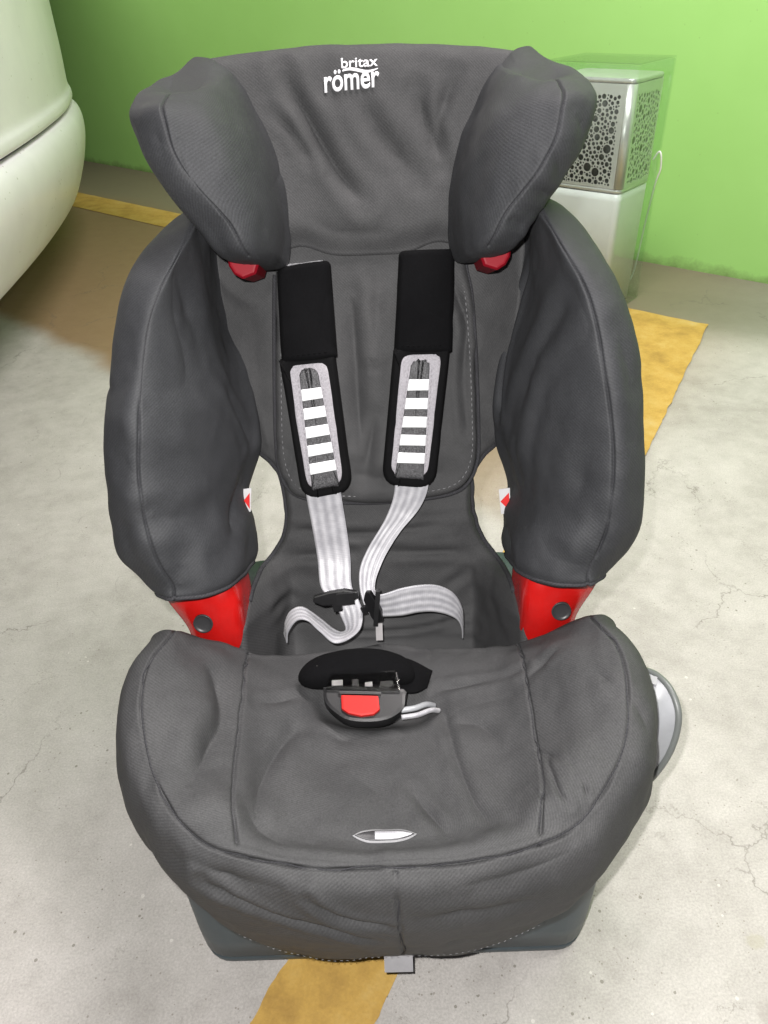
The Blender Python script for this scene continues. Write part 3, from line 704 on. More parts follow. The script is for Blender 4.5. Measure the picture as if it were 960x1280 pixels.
def torso_loop(xi, xs, xo, ns, no, full=0, nr=-.01, sc=1.0, ct=None):
    # inner root, inner low, inner mid, inner high, seam, rim, outer shoulder, outer, outer low, back outer, back inner
    L = [(xi, nr + .012, 0), (xi + .004, .035, 0), (xi + (xs - xi) * .25, .035 + (ns - .035) * .42, 0), (xi + (xs - xi) * .62, .035 + (ns - .035) * .80, 0), (xs, ns, 0),
         (xs + (xo - xs) * .45, ns - .006 , 0), (xs + (xo - xs) * .86, no + (ns - no) * .52, 0), (xo, no - .012, 0), (xo - .004, no * .5, 0), (xo - .022, nr + .006, 0), ((xi + xo) / 2, nr - .006, 0)]
    F_ = [(.130, .01), (.1255, .075), (.129, .116), (.150, .146)]
    for i in range(4): L[i] = (L[i][0] * (1 - full) + F_[i][0] * full, L[i][1] * (1 - full) + F_[i][1] * full, 0)
    if sc != 1.0:
        cx = sum(p[0] for p in L) / len(L); cn = sum(p[1] for p in L) / len(L) if ct is None else ct
        L = [(cx + (x - cx) * sc, cn + (n - cn) * sc, 0) for x, n, _ in L]
    return L
TS = []
rows_t = [ # t, xi, xs, xo, ns, no
 (.120, .133, .179, .216, .156, .12, 1.0), (.145, .138, .186, .231, .166, .122, .75), (.172, .139, .190, .234, .172, .122, .35), (.22, .122, .191, .232, .176, .122, 0),
 (.28, .126, .184, .2275, .174, .118, 0), (.345, .138, .172, .214, .163, .108, 0), (.392, .142, .152, .196, .140, .094, 0)]
f0 = rows_t[0]; f1 = rows_t[-1]
TS.append((.1025, torso_loop(.133, .179, .196, .152, .115, 1, sc=.72))); TS.append((.1040, torso_loop(.133, .179, .199, .154, .117, 1, sc=.92))); TS.append((.1095, torso_loop(.133, .179, .206, .156, .119, 1, sc=.985)))
for r_ in rows_t: TS.append((r_[0], torso_loop(*r_[1:])))
TS.append((.425, torso_loop(.138, .142, .174, .105, .070, sc=.96))); TS.append((.440, torso_loop(.132, .138, .162, .085, .055, sc=.70)))
# the lower edge sweeps up towards the front and down at the outside
wings = []
for sgn, cre, sd in ((-1, CREASE_WL, 21), (1, CREASE_WR, 33)):
    o, Vw, seam = wing(sgn, 'side_wing', TS, 'fabric_shaded', seat, 4, cre, sd)
    wings.append((o, Vw))
    # thin plastic rim behind the cloth on the outer edge
    j = int(round(8.3 / 11 * 440)); e = Vw[26:-30:8, j] + np.array([sgn * .0012, .004, 0])
    tube('shell_rim', e, .0042, 'shell', o, 8, 90)
    # bound lower edge
    k0 = int(round(.6 / 11 * 440)); k1 = int(round(8.2 / 11 * 440))
    tube('hem_binding', Vw[40, k0:k1:4], .0020, 'binding', o, 8, 90)

# ---- headrest -------------------------------------------------------------
ht = np.linspace(0, 1, 110); hu = np.linspace(-1, 1, 141); Hh, Hu = np.meshgrid(ht, hu, indexing='ij')
def head_top(x): return sm_interp(np.abs(x), [0, .04, .08, .11, .15, .19], [.5820, .5812, .5785, .5745, .5630, .543])
def head_pt(x, s):
    """s 0 at lower edge, .8 at the top edge, 1 behind it"""
    top = head_top(x); lo = .3985 + .010 * np.exp(-((np.abs(x) - .066) / .022) ** 2)
    f = np.clip(s / .84, 0, 1); b = np.clip((s - .84) / .16, 0, 1)
    t = lo + (top - lo) * np.sin(f * np.pi / 2 * .86) / math.sin(np.pi / 2 * .86) + .004 * np.sin(b * np.pi) - .012 * b
    nn = .020 + .018 * np.clip((np.abs(x) - .045) / .09, 0, 1) ** 1.7 - .012 * np.clip((s - .55) / .29, 0, 1) ** 3 - .050 * b + .004 * np.cos(x / .06) * (1 - f)
    nn = nn - .012 * np.exp(-(f / .05) ** 2)
    return t, nn
Xh = Hu * .165; Tn, Nn_ = head_pt(Xh, Hh); Vh = bf(Xh, Tn, Nn_); Nh = gnormals(Vh)
if Nh[50, 70] @ N3 < 0: Nh = -Nh
Vh = Vh + Nh * wrinkle(Vh, 41, .8, 12)[..., None]
for poly, w, d in CREASE_HEAD: Vh = groove(Vh, Nh, poly, w, d * 1.6, d * .6)
headrest = grid_obj('headrest', Vh, 'fabric', seat, solid=.010)
def head_loop(xi, xs, xo, ns, no, sc=1.0, dt=0):
    L = [(xi, .010), (xi + .001, .045), (xi + (xs - xi) * .12, .045 + (ns - .045) * .42), (xi + (xs - xi) * .42, .045 + (ns - .045) * .80), (xs - .008, ns - .003), (xs + .002, ns - .001),
         (xs + (xo - xs) * .55, ns - .010), (xo - .001, no + (ns - no) * .35), (xo, no - .02), (xo - .004, .045), (xo - .016, .008), ((xi + xo) / 2, -.004)]
    cx = sum(p[0] for p in L) / len(L); cn = sum(p[1] for p in L) / len(L)
    return [(cx + (x - cx) * sc, cn + (n - cn) * sc, -dt * (n - .06)) for x, n in L]
hrows = [(.414, .077, .112, .140, .142, .105, 1, 0), (.438, .077, .131, .158, .155, .115, 1, 0), (.466, .081, .145, .173, .159, .118, 1, .04), (.494, .089, .151, .183, .155, .115, 1, .1), (.514, .099, .154, .187, .149, .108, 1, .2), (.530, .108, .154, .185, .139, .098, 1, .32)]
HS = [(.3865, head_loop(.078, .098, .120, .118, .09, .55)), (.3895, head_loop(.078, .100, .124, .125, .095, .82)), (.397, head_loop(.077, .104, .130, .134, .10, .95))]
for r_ in hrows: HS.append((r_[0], head_loop(*r_[1:])))
HS += [(.5385, head_loop(.114, .154, .182, .130, .09, .97, .38)), (.5425, head_loop(.117, .153, .178, .122, .08, .87, .42)), (.5435, head_loop(.119, .152, .174, .114, .075, .55, .42))]
for sgn, cre, sd in ((-1, CREASE_HL, 52), (1, CREASE_HR, 67)):
    o, Vw, seam = wing(sgn, 'headrest_wing', HS, 'fabric_shaded', headrest, 4.6, cre, sd, wr=.0013, seam_d=.0034)
    # worn white lettering band on the outer cheek, seen edge on
    bm = bmesh.new(); rr = random.Random(5)
    for k in range(16):
        i = int(125 + k * 3); j = int(round((8.6 + rr.uniform(-.25, .25)) / 12 * 440)); p = Vector(Vw[i, j]); q = Vector(Vw[i + 1, j + rr.choice((-3, 3))])
        nrm = Vector((sgn, -.1, 0)); d = (q - p); s_ = d.cross(nrm).normalized() * .0006
        vs = [bm.verts.new(v + nrm * .0012) for v in (p - s_, p + s_, q + s_, q - s_)]; f = bm.faces.new(vs)
    gg = bmesh.ops.extrude_face_region(bm, geom=bm.faces[:]); bmesh.ops.translate(bm, verts=[v for v in gg['geom'] if isinstance(v, bmesh.types.BMVert)], vec=(sgn * .0005, 0, 0))
    bm_obj('side_print', bm, 'white_print', headrest)
# headrest back
hb = np.linspace(.40, .565, 24); Tb, Ub = np.meshgrid(hb, np.linspace(-1, 1, 31), indexing='ij')
grid_obj('headrest_shell', bf(Ub * .165, Tb, -.016 + .02 * np.abs(Ub) ** 3), 'shell', headrest, solid=.006)

# logo: two words and a wave, printed on the headrest cloth
def text_mesh(body, size, bold):
    c = bpy.data.curves.new('t', 'FONT'); c.body = body; c.size = size; c.offset = bold; c.resolution_u = 6; c.extrude = 0
    o = bpy.data.objects.new('t', c); coll.objects.link(o); dg = bpy.context.evaluated_depsgraph_get()
    me = bpy.data.meshes.new_from_object(o.evaluated_get(dg)); bpy.data.objects.remove(o); bpy.data.curves.remove(c); return me
hx_, ht_, hn_ = inv_bf(Vh[:95].reshape(-1, 3))
def head_n(x, t):
    d = (hx_ - x) ** 2 + (ht_ - t) ** 2; i = np.argpartition(d, 6)[:6]; w = 1 / (d[i] + 1e-8); return float((hn_[i] * w).sum() / w.sum())
def logo_obj(name, me, x0, x1, t0, t1, slope, arch=0):
    co = np.array([v.co[:2] for v in me.vertices]); mn, mx = co.min(0), co.max(0); out = []
    for p in co:
        a = (p - mn) / (mx - mn); x = x0 + (x1 - x0) * a[0]; t = t0 + (t1 - t0) * a[1] + slope * a[0]
        out.append(bf(x, t, head_n(x, t) + .0011))
    for v, c in zip(me.vertices, out): v.co = c
    bm = bmesh.new(); bm.from_mesh(me); bpy.data.meshes.remove(me)
    g = bmesh.ops.extrude_face_region(bm, geom=bm.faces[:]); bmesh.ops.translate(bm, verts=[v for v in g['geom'] if isinstance(v, bmesh.types.BMVert)], vec=Vector(N3) * .0005)
    return bm_obj(name, bm, 'white_print', headrest)
logo_obj('logo_lettering', text_mesh('römer', 1, .018), -.0355, .0145, .5385, .5565, .0030)
logo_obj('logo_lettering', text_mesh('britax', 1, .012), -.0195, .0135, .5580, .5670, .0014)
bmw = bmesh.new(); nw = 24; prev = None
for i in range(nw + 1):
    a = i / nw; x = -.0185 + .032 * a; tm = .5555 + .0014 * a + .0016 * math.sin(a * 2 * math.pi * .98 + .4); th_ = .0011 * math.sin(math.pi * min(1, a * .85 + .12)) + .0002
    cur = [bmw.verts.new(bf(x, tm + s * th_, head_n(x, tm) + .0012)) for s in (-1, 1)]
    if prev: bmw.faces.new((prev[0], cur[0], cur[1], prev[1]))
    prev = cur
g = bmesh.ops.extrude_face_region(bmw, geom=bmw.faces[:]); bmesh.ops.translate(bmw, verts=[v for v in g['geom'] if isinstance(v, bmesh.types.BMVert)], vec=Vector(N3) * .0005)
bm_obj('logo_wave', bmw, 'white_print', headrest)

# ---- red shoulder belt hooks ---------------------------------------------
for sgn in (-1, 1):
    prof = [(.095, .405), (.125, .403), (.1235, .387), (.1195, .380), (.112, .3755), (.1000, .3795), (.0965, .389)]
    bm = bmesh.new(); c = np.mean(prof, 0)
    rings = [[bm.verts.new(bf(sgn * (c[0] + (x - c[0]) * sc), c[1] + (t - c[1]) * sc, n)) for x, t in prof] for n, sc in ((.02, .9), (.080, 1.0), (.083, .86))]
    for q0, q1 in zip(rings, rings[1:]):
        for k in range(len(prof)): bm.faces.new((q0[k], q0[(k+1) % len(prof)], q1[(k+1) % len(prof)], q1[k]))
    bm.faces.new(rings[0][::-1]); bm.faces.new(rings[-1]); bmesh.ops.recalc_face_normals(bm, faces=bm.faces)
    bm_obj('belt_hook', bm, 'red_dark', seat, bevel=.0015)

# ---- red lap belt guides --------------------------------------------------
RG = np.array([[(.205,.205,.370),(.186,.195,.370),(.165,.19,.370),(.156,.19,.370),(.150,.198,.366),(.148,.215,.360),(.147,.235,.350)],
      [(.206,.186,.351),(.188,.176,.354),(.162,.170,.354),(.148,.170,.353),(.1425,.177,.351),(.1415,.20,.343),(.141,.225,.332)],
      [(.197,.172,.331),(.182,.163,.334),(.158,.158,.335),(.144,.158,.334),(.1355,.165,.331),(.1350,.19,.328),(.135,.218,.318)],
      [(.1805,.163,.303),(.172,.157,.306),(.156,.152,.308),(.144,.152,.306),(.1345,.159,.303),(.1340,.185,.30),(.134,.215,.29)],
      [(.178,.163,.27),(.170,.158,.27),(.156,.153,.27),(.144,.153,.27),(.1345,.160,.27),(.1340,.185,.27),(.134,.215,.265)]])
for sgn in (-1, 1):
    V = RG * np.array([sgn, 1, 1]); V = cr(V, 50); V = cr(V.transpose(1, 0, 2), 70).transpose(1, 0, 2)
    g_ = grid_obj('belt_guide', V, 'red', seat, solid=.004 * (-sgn))
    # recessed round cap
    c = Vector((sgn * .1640, .1478, .3175)); nrm = Vector((0, -.96, .28)).normalized(); a = Vector((1, 0, 0)); b = nrm.cross(a)
    th = np.arange(28) / 28 * 2 * np.pi; V = []
    for rr_, dn in ((.0090, -.004), (.0090, .0004), (.0084, .0007), (.0074, -.0004), (.0060, -.0008), (.001, -.0010)):
        V.append([c + a * rr_ * math.cos(x) + b * rr_ * math.sin(x) + nrm * dn for x in th])
    grid_obj('screw_cap', np.array([[list(p) for p in r2] for r2 in V]), 'cap', g_, cu=True, caps=True, flip=True)

# ---- care labels with a red arrow at the hip openings ---------------------
def quad_label(name, pts, mat, parent, thick=.0006):
    pts = [Vector(p) for p in pts]; nrm = (pts[1] - pts[0]).cross(pts[2] - pts[0]).normalized()
    if nrm.y > 0: nrm = -nrm
    bm = bmesh.new(); lo = [bm.verts.new(p) for p in pts]; hi = [bm.verts.new(p + nrm * thick) for p in pts]
    bm.faces.new(hi); bm.faces.new(lo[::-1])
    for i in range(len(pts)): bm.faces.new((lo[i], lo[(i+1) % len(pts)], hi[(i+1) % len(pts)], hi[i]))
    bmesh.ops.recalc_face_normals(bm, faces=bm.faces)
    return bm_obj(name, bm, mat, parent)
for wi, pts, arrow in ((1, [(.1205, .268, .374), (.1315, .268, .3755), (.133, .262, .349), (.1235, .262, .348)], [(.1225, .2655, .3615), (.1305, .266, .3715), (.1320, .2615, .3525)]),
                       (0, [(-.1335, .268, .385), (-.1255, .268, .386), (-.1285, .262, .362), (-.1365, .262, .360)], [(-.1340, .2645, .3745), (-.1275, .2660, .3820), (-.1290, .2620, .3655)])):
    quad_label('care_label', pts, 'silver_label', wings[wi][0])
    quad_label('care_arrow', [Vector(p) + Vector((0, -.0008, 0)) for p in arrow], 'label_red', wings[wi][0])

# ---- shoulder pads --------------------------------------------------------
def lerp_quad(q, a, b):
    q = np.asarray(q); return (q[0] * (1 - a) + q[1] * a) * (1 - b) + (q[3] * (1 - a) + q[2] * a) * b     # a across, b down
def rounded(q, r_top, r_bot, n=5):
    """outline of a quad (tl, tr, br, bl) with rounded corners, in (x,t)"""
    q = [np.array(p, float) for p in q]; out = []
    for i, rr_ in ((0, r_top), (1, r_top), (2, r_bot), (3, r_bot)):
        p, a, b = q[i], q[i - 1], q[(i + 1) % 4]; da = (a - p) / np.linalg.norm(a - p); db = (b - p) / np.linalg.norm(b - p)
        for k in range(n + 1):
            f = k / n; s = p + da * rr_ * (1 - f) ** 2 + db * rr_ * f ** 2; out.append(s)
        nx = q[(i + 1) % 4]; L = np.linalg.norm(nx - p)
        for f in (.3, .5, .7): out.append(p + (nx - p) * f)
    return out
def sleeve_n(x, t): return .026 + .010 * np.clip((.40 - t) / .1, 0, 1)
def low_n(x, t): return .036 - .012 * np.clip((.30 - t) / .13, 0, 1) ** 1.0
for nm, q_s, q_l, sd in (('L', [(-.0885, .3885), (-.0375, .3945), (-.0345, .304), (-.0885, .300)], [(-.0905, .3045), (-.0365, .307), (-.0255, .170), (-.0775, .1625)], 3),
                         ('R', [(.0275, .400), (.0805, .4005), (.0755, .305), (.0200, .306)], [(.0195, .311), (.0735, .310), (.0570, .170), (.0030, .1755)], 8)):
    xc_ = np.mean([p[0] for p in q_s])
    sl, Vsl = pad_obj('shoulder_pad', rounded(q_s, .006, .003), lambda x, t: sleeve_n(x, t) - .004 + .008 * (1 - ((x - xc_) / .028) ** 2), .008, 'neoprene', seat, N=140, rings=34, edge=.005, puff=.0, seed=sd, wr=.0006)
    # folded stitch line near the sleeve's lower edge
    a_ = lerp_quad(q_s, .12, .93); b_ = lerp_quad(q_s, .85, .93)
    stitches('sleeve_stitching', [bf(*(a_ + (b_ - a_) * f), float(sleeve_n(0, (a_ + (b_ - a_) * f)[1])) - .004 + .008 * (1 - (((a_ + (b_ - a_) * f)[0] - xc_) / .028) ** 2) + .0085) for f in np.linspace(0, 1, 8)], sl, 'neoprene', r=.0006, nrm=tuple(N3))
    lp, _ = pad_obj('lower_pad', rounded(q_l, .004, .020), lambda x, t: low_n(x, t) - .002, .0085, 'pad_edge', sl, N=150, rings=30, edge=.0042, seed=sd + 1, wr=.0004)
    shrink = lambda q, a0, a1, b0, b1: [lerp_quad(q, a0, b0), lerp_quad(q, a1, b0), lerp_quad(q, a1, b1), lerp_quad(q, a0, b1)]
    fq = shrink(q_l, .13, .87, .035, .935)
    pad_obj('pad_facing', rounded(fq, .010, .016), lambda x, t: low_n(x, t) + .0040, .0030, 'pad_face', sl, N=150, rings=24, edge=.003, seed=sd + 2, wr=.0003)
    stq = [lerp_quad(q_l, .335, .075), lerp_quad(q_l, .665, .075), lerp_quad(q_l, .77, .93), lerp_quad(q_l, .23 , .93)]
    pad_obj('glitter_strip', rounded(stq, .0085, .002), lambda x, t: low_n(x, t) + .0066, .0013, 'glitter', sl, N=120, rings=16, edge=.001)
    for k in range(5):                                          # reflective bars
        b0 = .165 + k * .152; b1 = b0 + .092; w_ = .004
        bar = [lerp_quad(stq, w_, b0), lerp_quad(stq, 1 - w_, b0 - .004), lerp_quad(stq, 1 - w_, b1 - .006), lerp_quad(stq, w_, b1)]
        pad_obj('reflective_bar', rounded(bar, .0006, .0006, 2), lambda x, t: low_n(x, t) + .0078, .0008, 'retro', sl, N=60, rings=8, edge=.001)
    for a0 in (0.25, .75):
        run = [lerp_quad(fq, (.22 if a0 < .5 else .78) + (-.10 * b if a0 < .5 else .10 * b), .12 + .8 * b) for b in np.linspace(0, 1, 20)]
        stitches('facing_stitching', [bf(p[0], p[1], float(low_n(0, p[1])) + .0072) for p in run], sl, 'pad_face', r=.0005, nrm=tuple(N3))

# ---- harness webbing ------------------------------------------------------
def ribbon(name, rows, parent, n=110, thick=.0013, mat='webbing', curl=.0):
    K = np.array([[bf(*a), bf(*b)] for a, b in rows]); K = cr(K, n); m = 15; V = np.zeros((n, m, 3)); T = np.gradient(K.mean(1), axis=0)
    for j in range(m):
        f = j / (m - 1); V[:, j] = K[:, 0] * (1 - f) + K[:, 1] * f
    Nn = gnormals(V); V = V + Nn * (curl * np.sin(np.linspace(0, np.pi, m)))[None, :, None]
    V = V + Nn * (vnoise(V, 45, 5, 2) * .0007)[..., None]
    return grid_obj(name, V, mat, parent, solid=thick)
ribbon('harness_strap', [((-.0735, .200, .029), (-.0385, .200, .029)), ((-.0725, .167, .026), (-.0375, .169, .026)), ((-.069, .134, .021), (-.0345, .137, .021)), ((-.0655, .099, .020), (-.0315, .102, .020)), ((-.0625, .071, .030), (-.031, .073, .030)),
        ((-.049, .061, .043), (-.025, .064, .043)), ((-.043, .049, .050), (-.020, .051, .052)), ((-.038, .034, .050), (-.022, .039, .065)), ((-.043, .029, .048), (-.033, .030, .070)), ((-.052, .033, .046), (-.049, .026, .070)),
        ((-.066, .046, .046), (-.063, .038, .070)), ((-.081, .056, .046), (-.074, .050, .070)), ((-.092, .053, .046), (-.085, .050, .068)), ((-.099, .040, .044), (-.094, .037, .064)), ((-.102, .026, .040), (-.097, .024, .060))], seat, 200)
ribbon('harness_strap', [((.013, .200, .029), (.048, .200, .029)), ((.0165, .172, .026), (.0505, .174, .026)), ((.007, .143, .026), (.041, .150, .024)), ((-.012, .113, .030), (.021, .127, .026)), ((-.0215, .093, .036), (.006, .105, .030)),
        ((-.0225, .075, .044), (-.004, .085, .036)), ((-.0185, .058, .050), (-.007, .073, .044)), ((-.0125, .049, .054), (-.0045, .073, .052))], seat, 120, curl=.0015)
ribbon('harness_strap', [((-.012, .046, .052), (-.010, .070, .056)), ((.004, .045, .050), (.003, .072, .056)), ((.020, .046, .050), (.019, .076, .054)), ((.038, .048, .048), (.036, .078, .052)), ((.054, .047, .046), (.053, .077, .050)),
        ((.068, .042, .044), (.067, .071, .048)), ((.077, .034, .040), (.076, .061, .044)), ((.0815, .022, .034), (.0815, .046, .038)), ((.083, .008, .026), (.084, .028, .030))], seat, 120)
ribbon('harness_strap', [((-.082, .372, .030), (-.046, .374, .030)), ((-.082, .383, .027), (-.046, .386, .027)), ((-.081, .3905, .014), (-.046, .394, .014)), ((-.080, .396, .0), (-.046, .399, .0))], seat, 30)
ribbon('harness_strap', [((.036, .382, .030), (.072, .382, .030)), ((.036, .392, .027), (.072, .392, .027)), ((.036, .399, .012), (.072, .399, .012)), ((.036, .403, .0), (.072, .403, .0))], seat, 30)
# buckle tongues: a slotted head with a flat blade
def tongue(cx, ct, cn, ang, L, Wd, name, tilt=0):
    x = Vector((1, 0, 0)); a = Vector(A3); n = Vector(N3)
    u = (x * math.cos(ang) + a * math.sin(ang)); v = (-x * math.sin(ang) + a * math.cos(ang)); v2 = (v * math.cos(tilt) + n * math.sin(tilt)).normalized(); w = u.cross(v2)
    c = Vector(bf(cx, ct, cn)); bm = bmesh.new()
    prof = [(-.5, .10), (-.46, .5), (-.1, .62), (.22, .60), (.5, .25), (.5, -.25), (.30, -.45), (.10, -.42), (.10, -1.0), (-.10, -1.0), (-.10, -.42), (-.30, -.35)]
    lo = [bm.verts.new(c + u * p * L + v2 * q * Wd - w * .0032) for p, q in prof]; hi = [bm.verts.new(c + u * p * L + v2 * q * Wd + w * .0032) for p, q in prof]
    bm.faces.new(hi); bm.faces.new(lo[::-1])
    for i in range(len(prof)): bm.faces.new((lo[i], lo[(i+1) % len(prof)], hi[(i+1) % len(prof)], hi[i]))
    bmesh.ops.recalc_face_normals(bm, faces=bm.faces)
    return bm_obj(name, bm, 'black', seat, bevel=.0013)
t1 = tongue(-.046, .069, .058, .16, .046, .0135, 'buckle_tongue')
bm = box_bm(bf(-.036, .070, .0635), .018, .012, .004, (Vector((.98, 0, .1)).normalized(), Vector(A3), Vector(N3))); bm_obj('ridge', bm, 'black', t1, bevel=.0012)
t2 = tongue(-.010, .060, .060, -1.15, .034, .012, 'buckle_tongue', .3)
bm = box_bm(bf(-.0055, .060, .064), .0045, .036, .010, (Vector((1, 0, 0)), (Vector(A3) + Vector((.1, 0, 0))).normalized(), Vector(N3))); bm_obj('strap_bar', bm, 'black', t2, bevel=.0014)
bm = box_bm(bf(-.004, .032, .058), .0068, .018, .0016, (Vector((1, 0, 0)), Vector(A3), Vector(N3))); bm_obj('metal_blade', bm, 'silver', t2, bevel=.0005)

# ---- crotch pad and buckle -------------------------------------------------
def soft_bar(name, path, rx, rz, mat, parent, n=70, m=36, ex=2.4, tilt=0):
    P = cr(path, n); T = np.gradient(P, axis=0); T /= np.linalg.norm(T, axis=1, keepdims=True); up = np.array([0, -math.sin(tilt), math.cos(tilt)])
    B = np.cross(T, up); B /= np.linalg.norm(B, axis=1, keepdims=True); U = np.cross(B, T)
    s = np.linspace(-1, 1, n); k = np.clip(1 - np.abs(s) ** ex, .0, 1) ** .5; k = np.maximum(k, .02); th = np.arange(m) / m * 2 * np.pi
    V = P[:, None] + k[:, None, None] * (rx * np.cos(th)[None, :, None] * B[:, None] + rz * np.sin(th)[None, :, None] * U[:, None])
    Nn = gnormals(V, cu=True); V = V + Nn * (vnoise(V, 35, 2, 2) * .0006)[..., None]
    return V
Vc = soft_bar('c', [(-.078, .115, .274), (-.055, .1185, .280), (-.022, .1205, .283), (.008, .1185, .280), (.028, .114, .274)], .0170, .0165, None, None, tilt=.35)
Nn = gnormals(Vc, cu=True); Nn = Nn if ((Vc - Vc.mean(1, keepdims=True)) * Nn).sum() > 0 else -Nn
Vc = groove(Vc, Nn, [(-.070, .106, .290), (-.05, .110, .2965), (-.02, .1115, .299), (.006, .110, .2965)], .003, .0022, .0003)
cpad = grid_obj('crotch_pad', Vc, 'neoprene', seat, cu=True, caps=True, flip=True)
# flap of the pad that goes down into the slot
V = cr(np.array([[(.002, .134, .284), (.010, .118, .284), (.012, .102, .268)], [(.024, .133, .278), (.027, .119, .277), (.027, .104, .264)], [(.045, .127, .268), (.043, .121, .267), (.039, .113, .260)]]), 24)
V = cr(V.transpose(1, 0, 2), 24).transpose(1, 0, 2); grid_obj('pad_flap', V, 'neoprene', cpad, solid=.003)
bu, bv = Vector((1, -.05, -.03)).normalized(), Vector((0, -.80, .60)).normalized()        # across, up the buckle's face
bv = Vector((0, .94, .34)).normalized(); bn = bu.cross(bv).normalized()                     # face normal towards viewer
if bn.z < 0: bn = -bn
bc = Vector((-.018, .084, .2725))
def plate(name, prof, d0, d1, mat, parent, bevel, c=None):
    prof = even(cr(prof, len(prof) * 12, True), 44) if len(prof) > 8 else prof
    c = c or bc; bm = bmesh.new(); lo = [bm.verts.new(c + bu * float(p) + bv * float(q) + bn * d0) for p, q in prof]; hi = [bm.verts.new(c + bu * float(p) + bv * float(q) + bn * d1) for p, q in prof]
    bm.faces.new(hi); bm.faces.new(lo[::-1])
    for i in range(len(prof)): bm.faces.new((lo[i], lo[(i+1) % len(prof)], hi[(i+1) % len(prof)], hi[i]))
    bmesh.ops.recalc_face_normals(bm, faces=bm.faces); return bm_obj(name, bm, mat, parent, bevel=bevel, smooth=False)
buckle = plate('buckle', [(-.036, .012), (-.035, .001), (-.027, -.008), (-.014, -.0155), (.006, -.0165), (.022, -.013), (.034, -.004), (.036, .006), (.032, .015), (-.032, .015)], -.010, .006, 'black', seat, .003)
plate('buckle_window', [(-.034, .0108), (.032, .0108), (.030, .030), (-.029, .030)], -.006, .0095, 'clear_cap', buckle, .0018)
for k, (p, q, w_, h_) in enumerate(((-.024, .0185, .010, .007), (-.008, .0185, .006, .010), (.004, .0175, .007, .006), (.020, .0185, .012, .007))):
    plate('latch_piece', [(p - w_/2, q - h_/2), (p + w_/2, q - h_/2 + .001), (p + w_/2, q + h_/2), (p - w_/2, q + h_/2 - .001)], -.002, .0045, 'silver' if k in (0, 2) else 'black', buckle, .0008)
plate('release_button', [(-.0205, .0060), (.0125, .0060), (.0135, -.0065), (.008, -.0110), (-.003, -.0128), (-.014, -.0105), (-.0200, -.0065)], .004, .0098, 'red_button', buckle, .0020)
plate('button_lip', [(-.0225, .0098), (.0145, .0098), (.0145, .0070), (-.0225, .0070)], .004, .0095, 'black', buckle, .0008)
tube('buckle_cable', [(.014, .078, .272), (.026, .080, .272), (.036, .087, .268), (.044, .094, .258)], .0026, 'lever', buckle, 10, 30)
tube('buckle_cable', [(.014, .072, .270), (.028, .074, .270), (.040, .082, .266), (.048, .090, .256)], .0022, 'webbing', buckle, 10, 30)

# ---- clear grey side lever -------------------------------------------------
LV = [((.238, .118, .268), (.238, .100, .276)), ((.248, .108, .272), (.244, .088, .270)), ((.256, .092, .272), (.247, .076, .262)), ((.2605, .076, .262), (.247, .068, .250)), ((.2595, .066, .245), (.245, .062, .235)), ((.253, .058, .222), (.241, .058, .215)), ((.243, .055, .195), (.236, .055, .190)), ((.232, .055, .170), (.228, .055, .168))]
LV = np.array(LV); LV[..., 0] = .232 + (LV[..., 0] - .232) * .82; LV[..., 2] = .278 + (LV[..., 2] - .278) * .88; LV[:, 1, 0] -= .006
K = cr(np.array(LV), 60); m = 9; V = np.stack([K[:, 0] * (1 - f) + K[:, 1] * f for f in np.linspace(0, 1, m)], 1)
lev = grid_obj('side_lever', V, 'lever', seat, solid=.006)
tube('lever_rim', K[:, 0] + np.array([.0015, 0, 0]), .0030, 'lever_rim', lev, 10, 80)
bm = box_bm((.2415, .101, .270), .006, .010, .008, (Vector((.9, -.4, 0)).normalized(), Vector((.4, .9, 0)).normalized(), Vector((0, 0, 1)))); bm_obj('lever_catch', bm, 'grey_tab', lev, bevel=.0015)

# ------------------------------------------------------------------ air purifier under a clear cover
PX = Vector((.632, 1.68, 0)); e1 = Vector((.762, -.648, 0)).normalized(); e2 = Vector((.648, .762, 0)).normalized(); ez = Vector((0, 0, 1))
pur = empty('air_purifier', PX - e1 * .11 + e2 * .08); tag(pur, 'silver and white tower air purifier with a perforated front, behind the headrest', 'air purifier')
DW, DD, ZT, ZH = .22, .182, .580, .322
def dev(a, b, z): return PX - e1 * a + e2 * b + ez * z             # a leftwards from the front right corner, b into the wall
def rr_loop(a0, a1, b0, b1, r, n=8):
    out = []
    for ca, cb, s in ((a0 + r, b0 + r, 180), (a1 - r, b0 + r, 270), (a1 - r, b1 - r, 0), (a0 + r, b1 - r, 90)):
        for k in range(n): an = R(s + 90 * k / (n - 1)); out.append((ca + r * math.cos(an), cb + r * math.sin(an)))
    return out
def prism(name, loop, zs, mat, parent, insets=None):
    V = []; insets = insets or [0] * len(zs); ca = sum(p[0] for p in loop) / len(loop); cb = sum(p[1] for p in loop) / len(loop)
    for z, i in zip(zs, insets): V.append([list(dev(ca + (a - ca) * (1 - i / .1), cb + (b - cb) * (1 - i / .1), z)) for a, b in loop])
    return grid_obj(name, np.array(V), mat, parent, cu=True, caps=True, flip=True)
prism('lower_body', rr_loop(.002, DW - .002, .002, DD, .016), (.004, .006, .3, ZH - .003), 'device_white', pur, (.01, .004, 0, 0))
o = prism('inner_core', rr_loop(.022, DW - .022, .010, DD - .004, .01), (ZH - .002, ZT - .012), 'device_dark', pur)
prism('top_plate', rr_loop(0, DW, 0, DD, .018), (ZT - .012, ZT - .010, ZT - .002, ZT), 'silver', pur, (.004, 0, 0, .003))
prism('lower_band', rr_loop(0, DW, 0, DD, .018), (ZH, ZH + .002, ZH + .008, ZH + .010), 'silver', pur, (.002, 0, 0, .002))
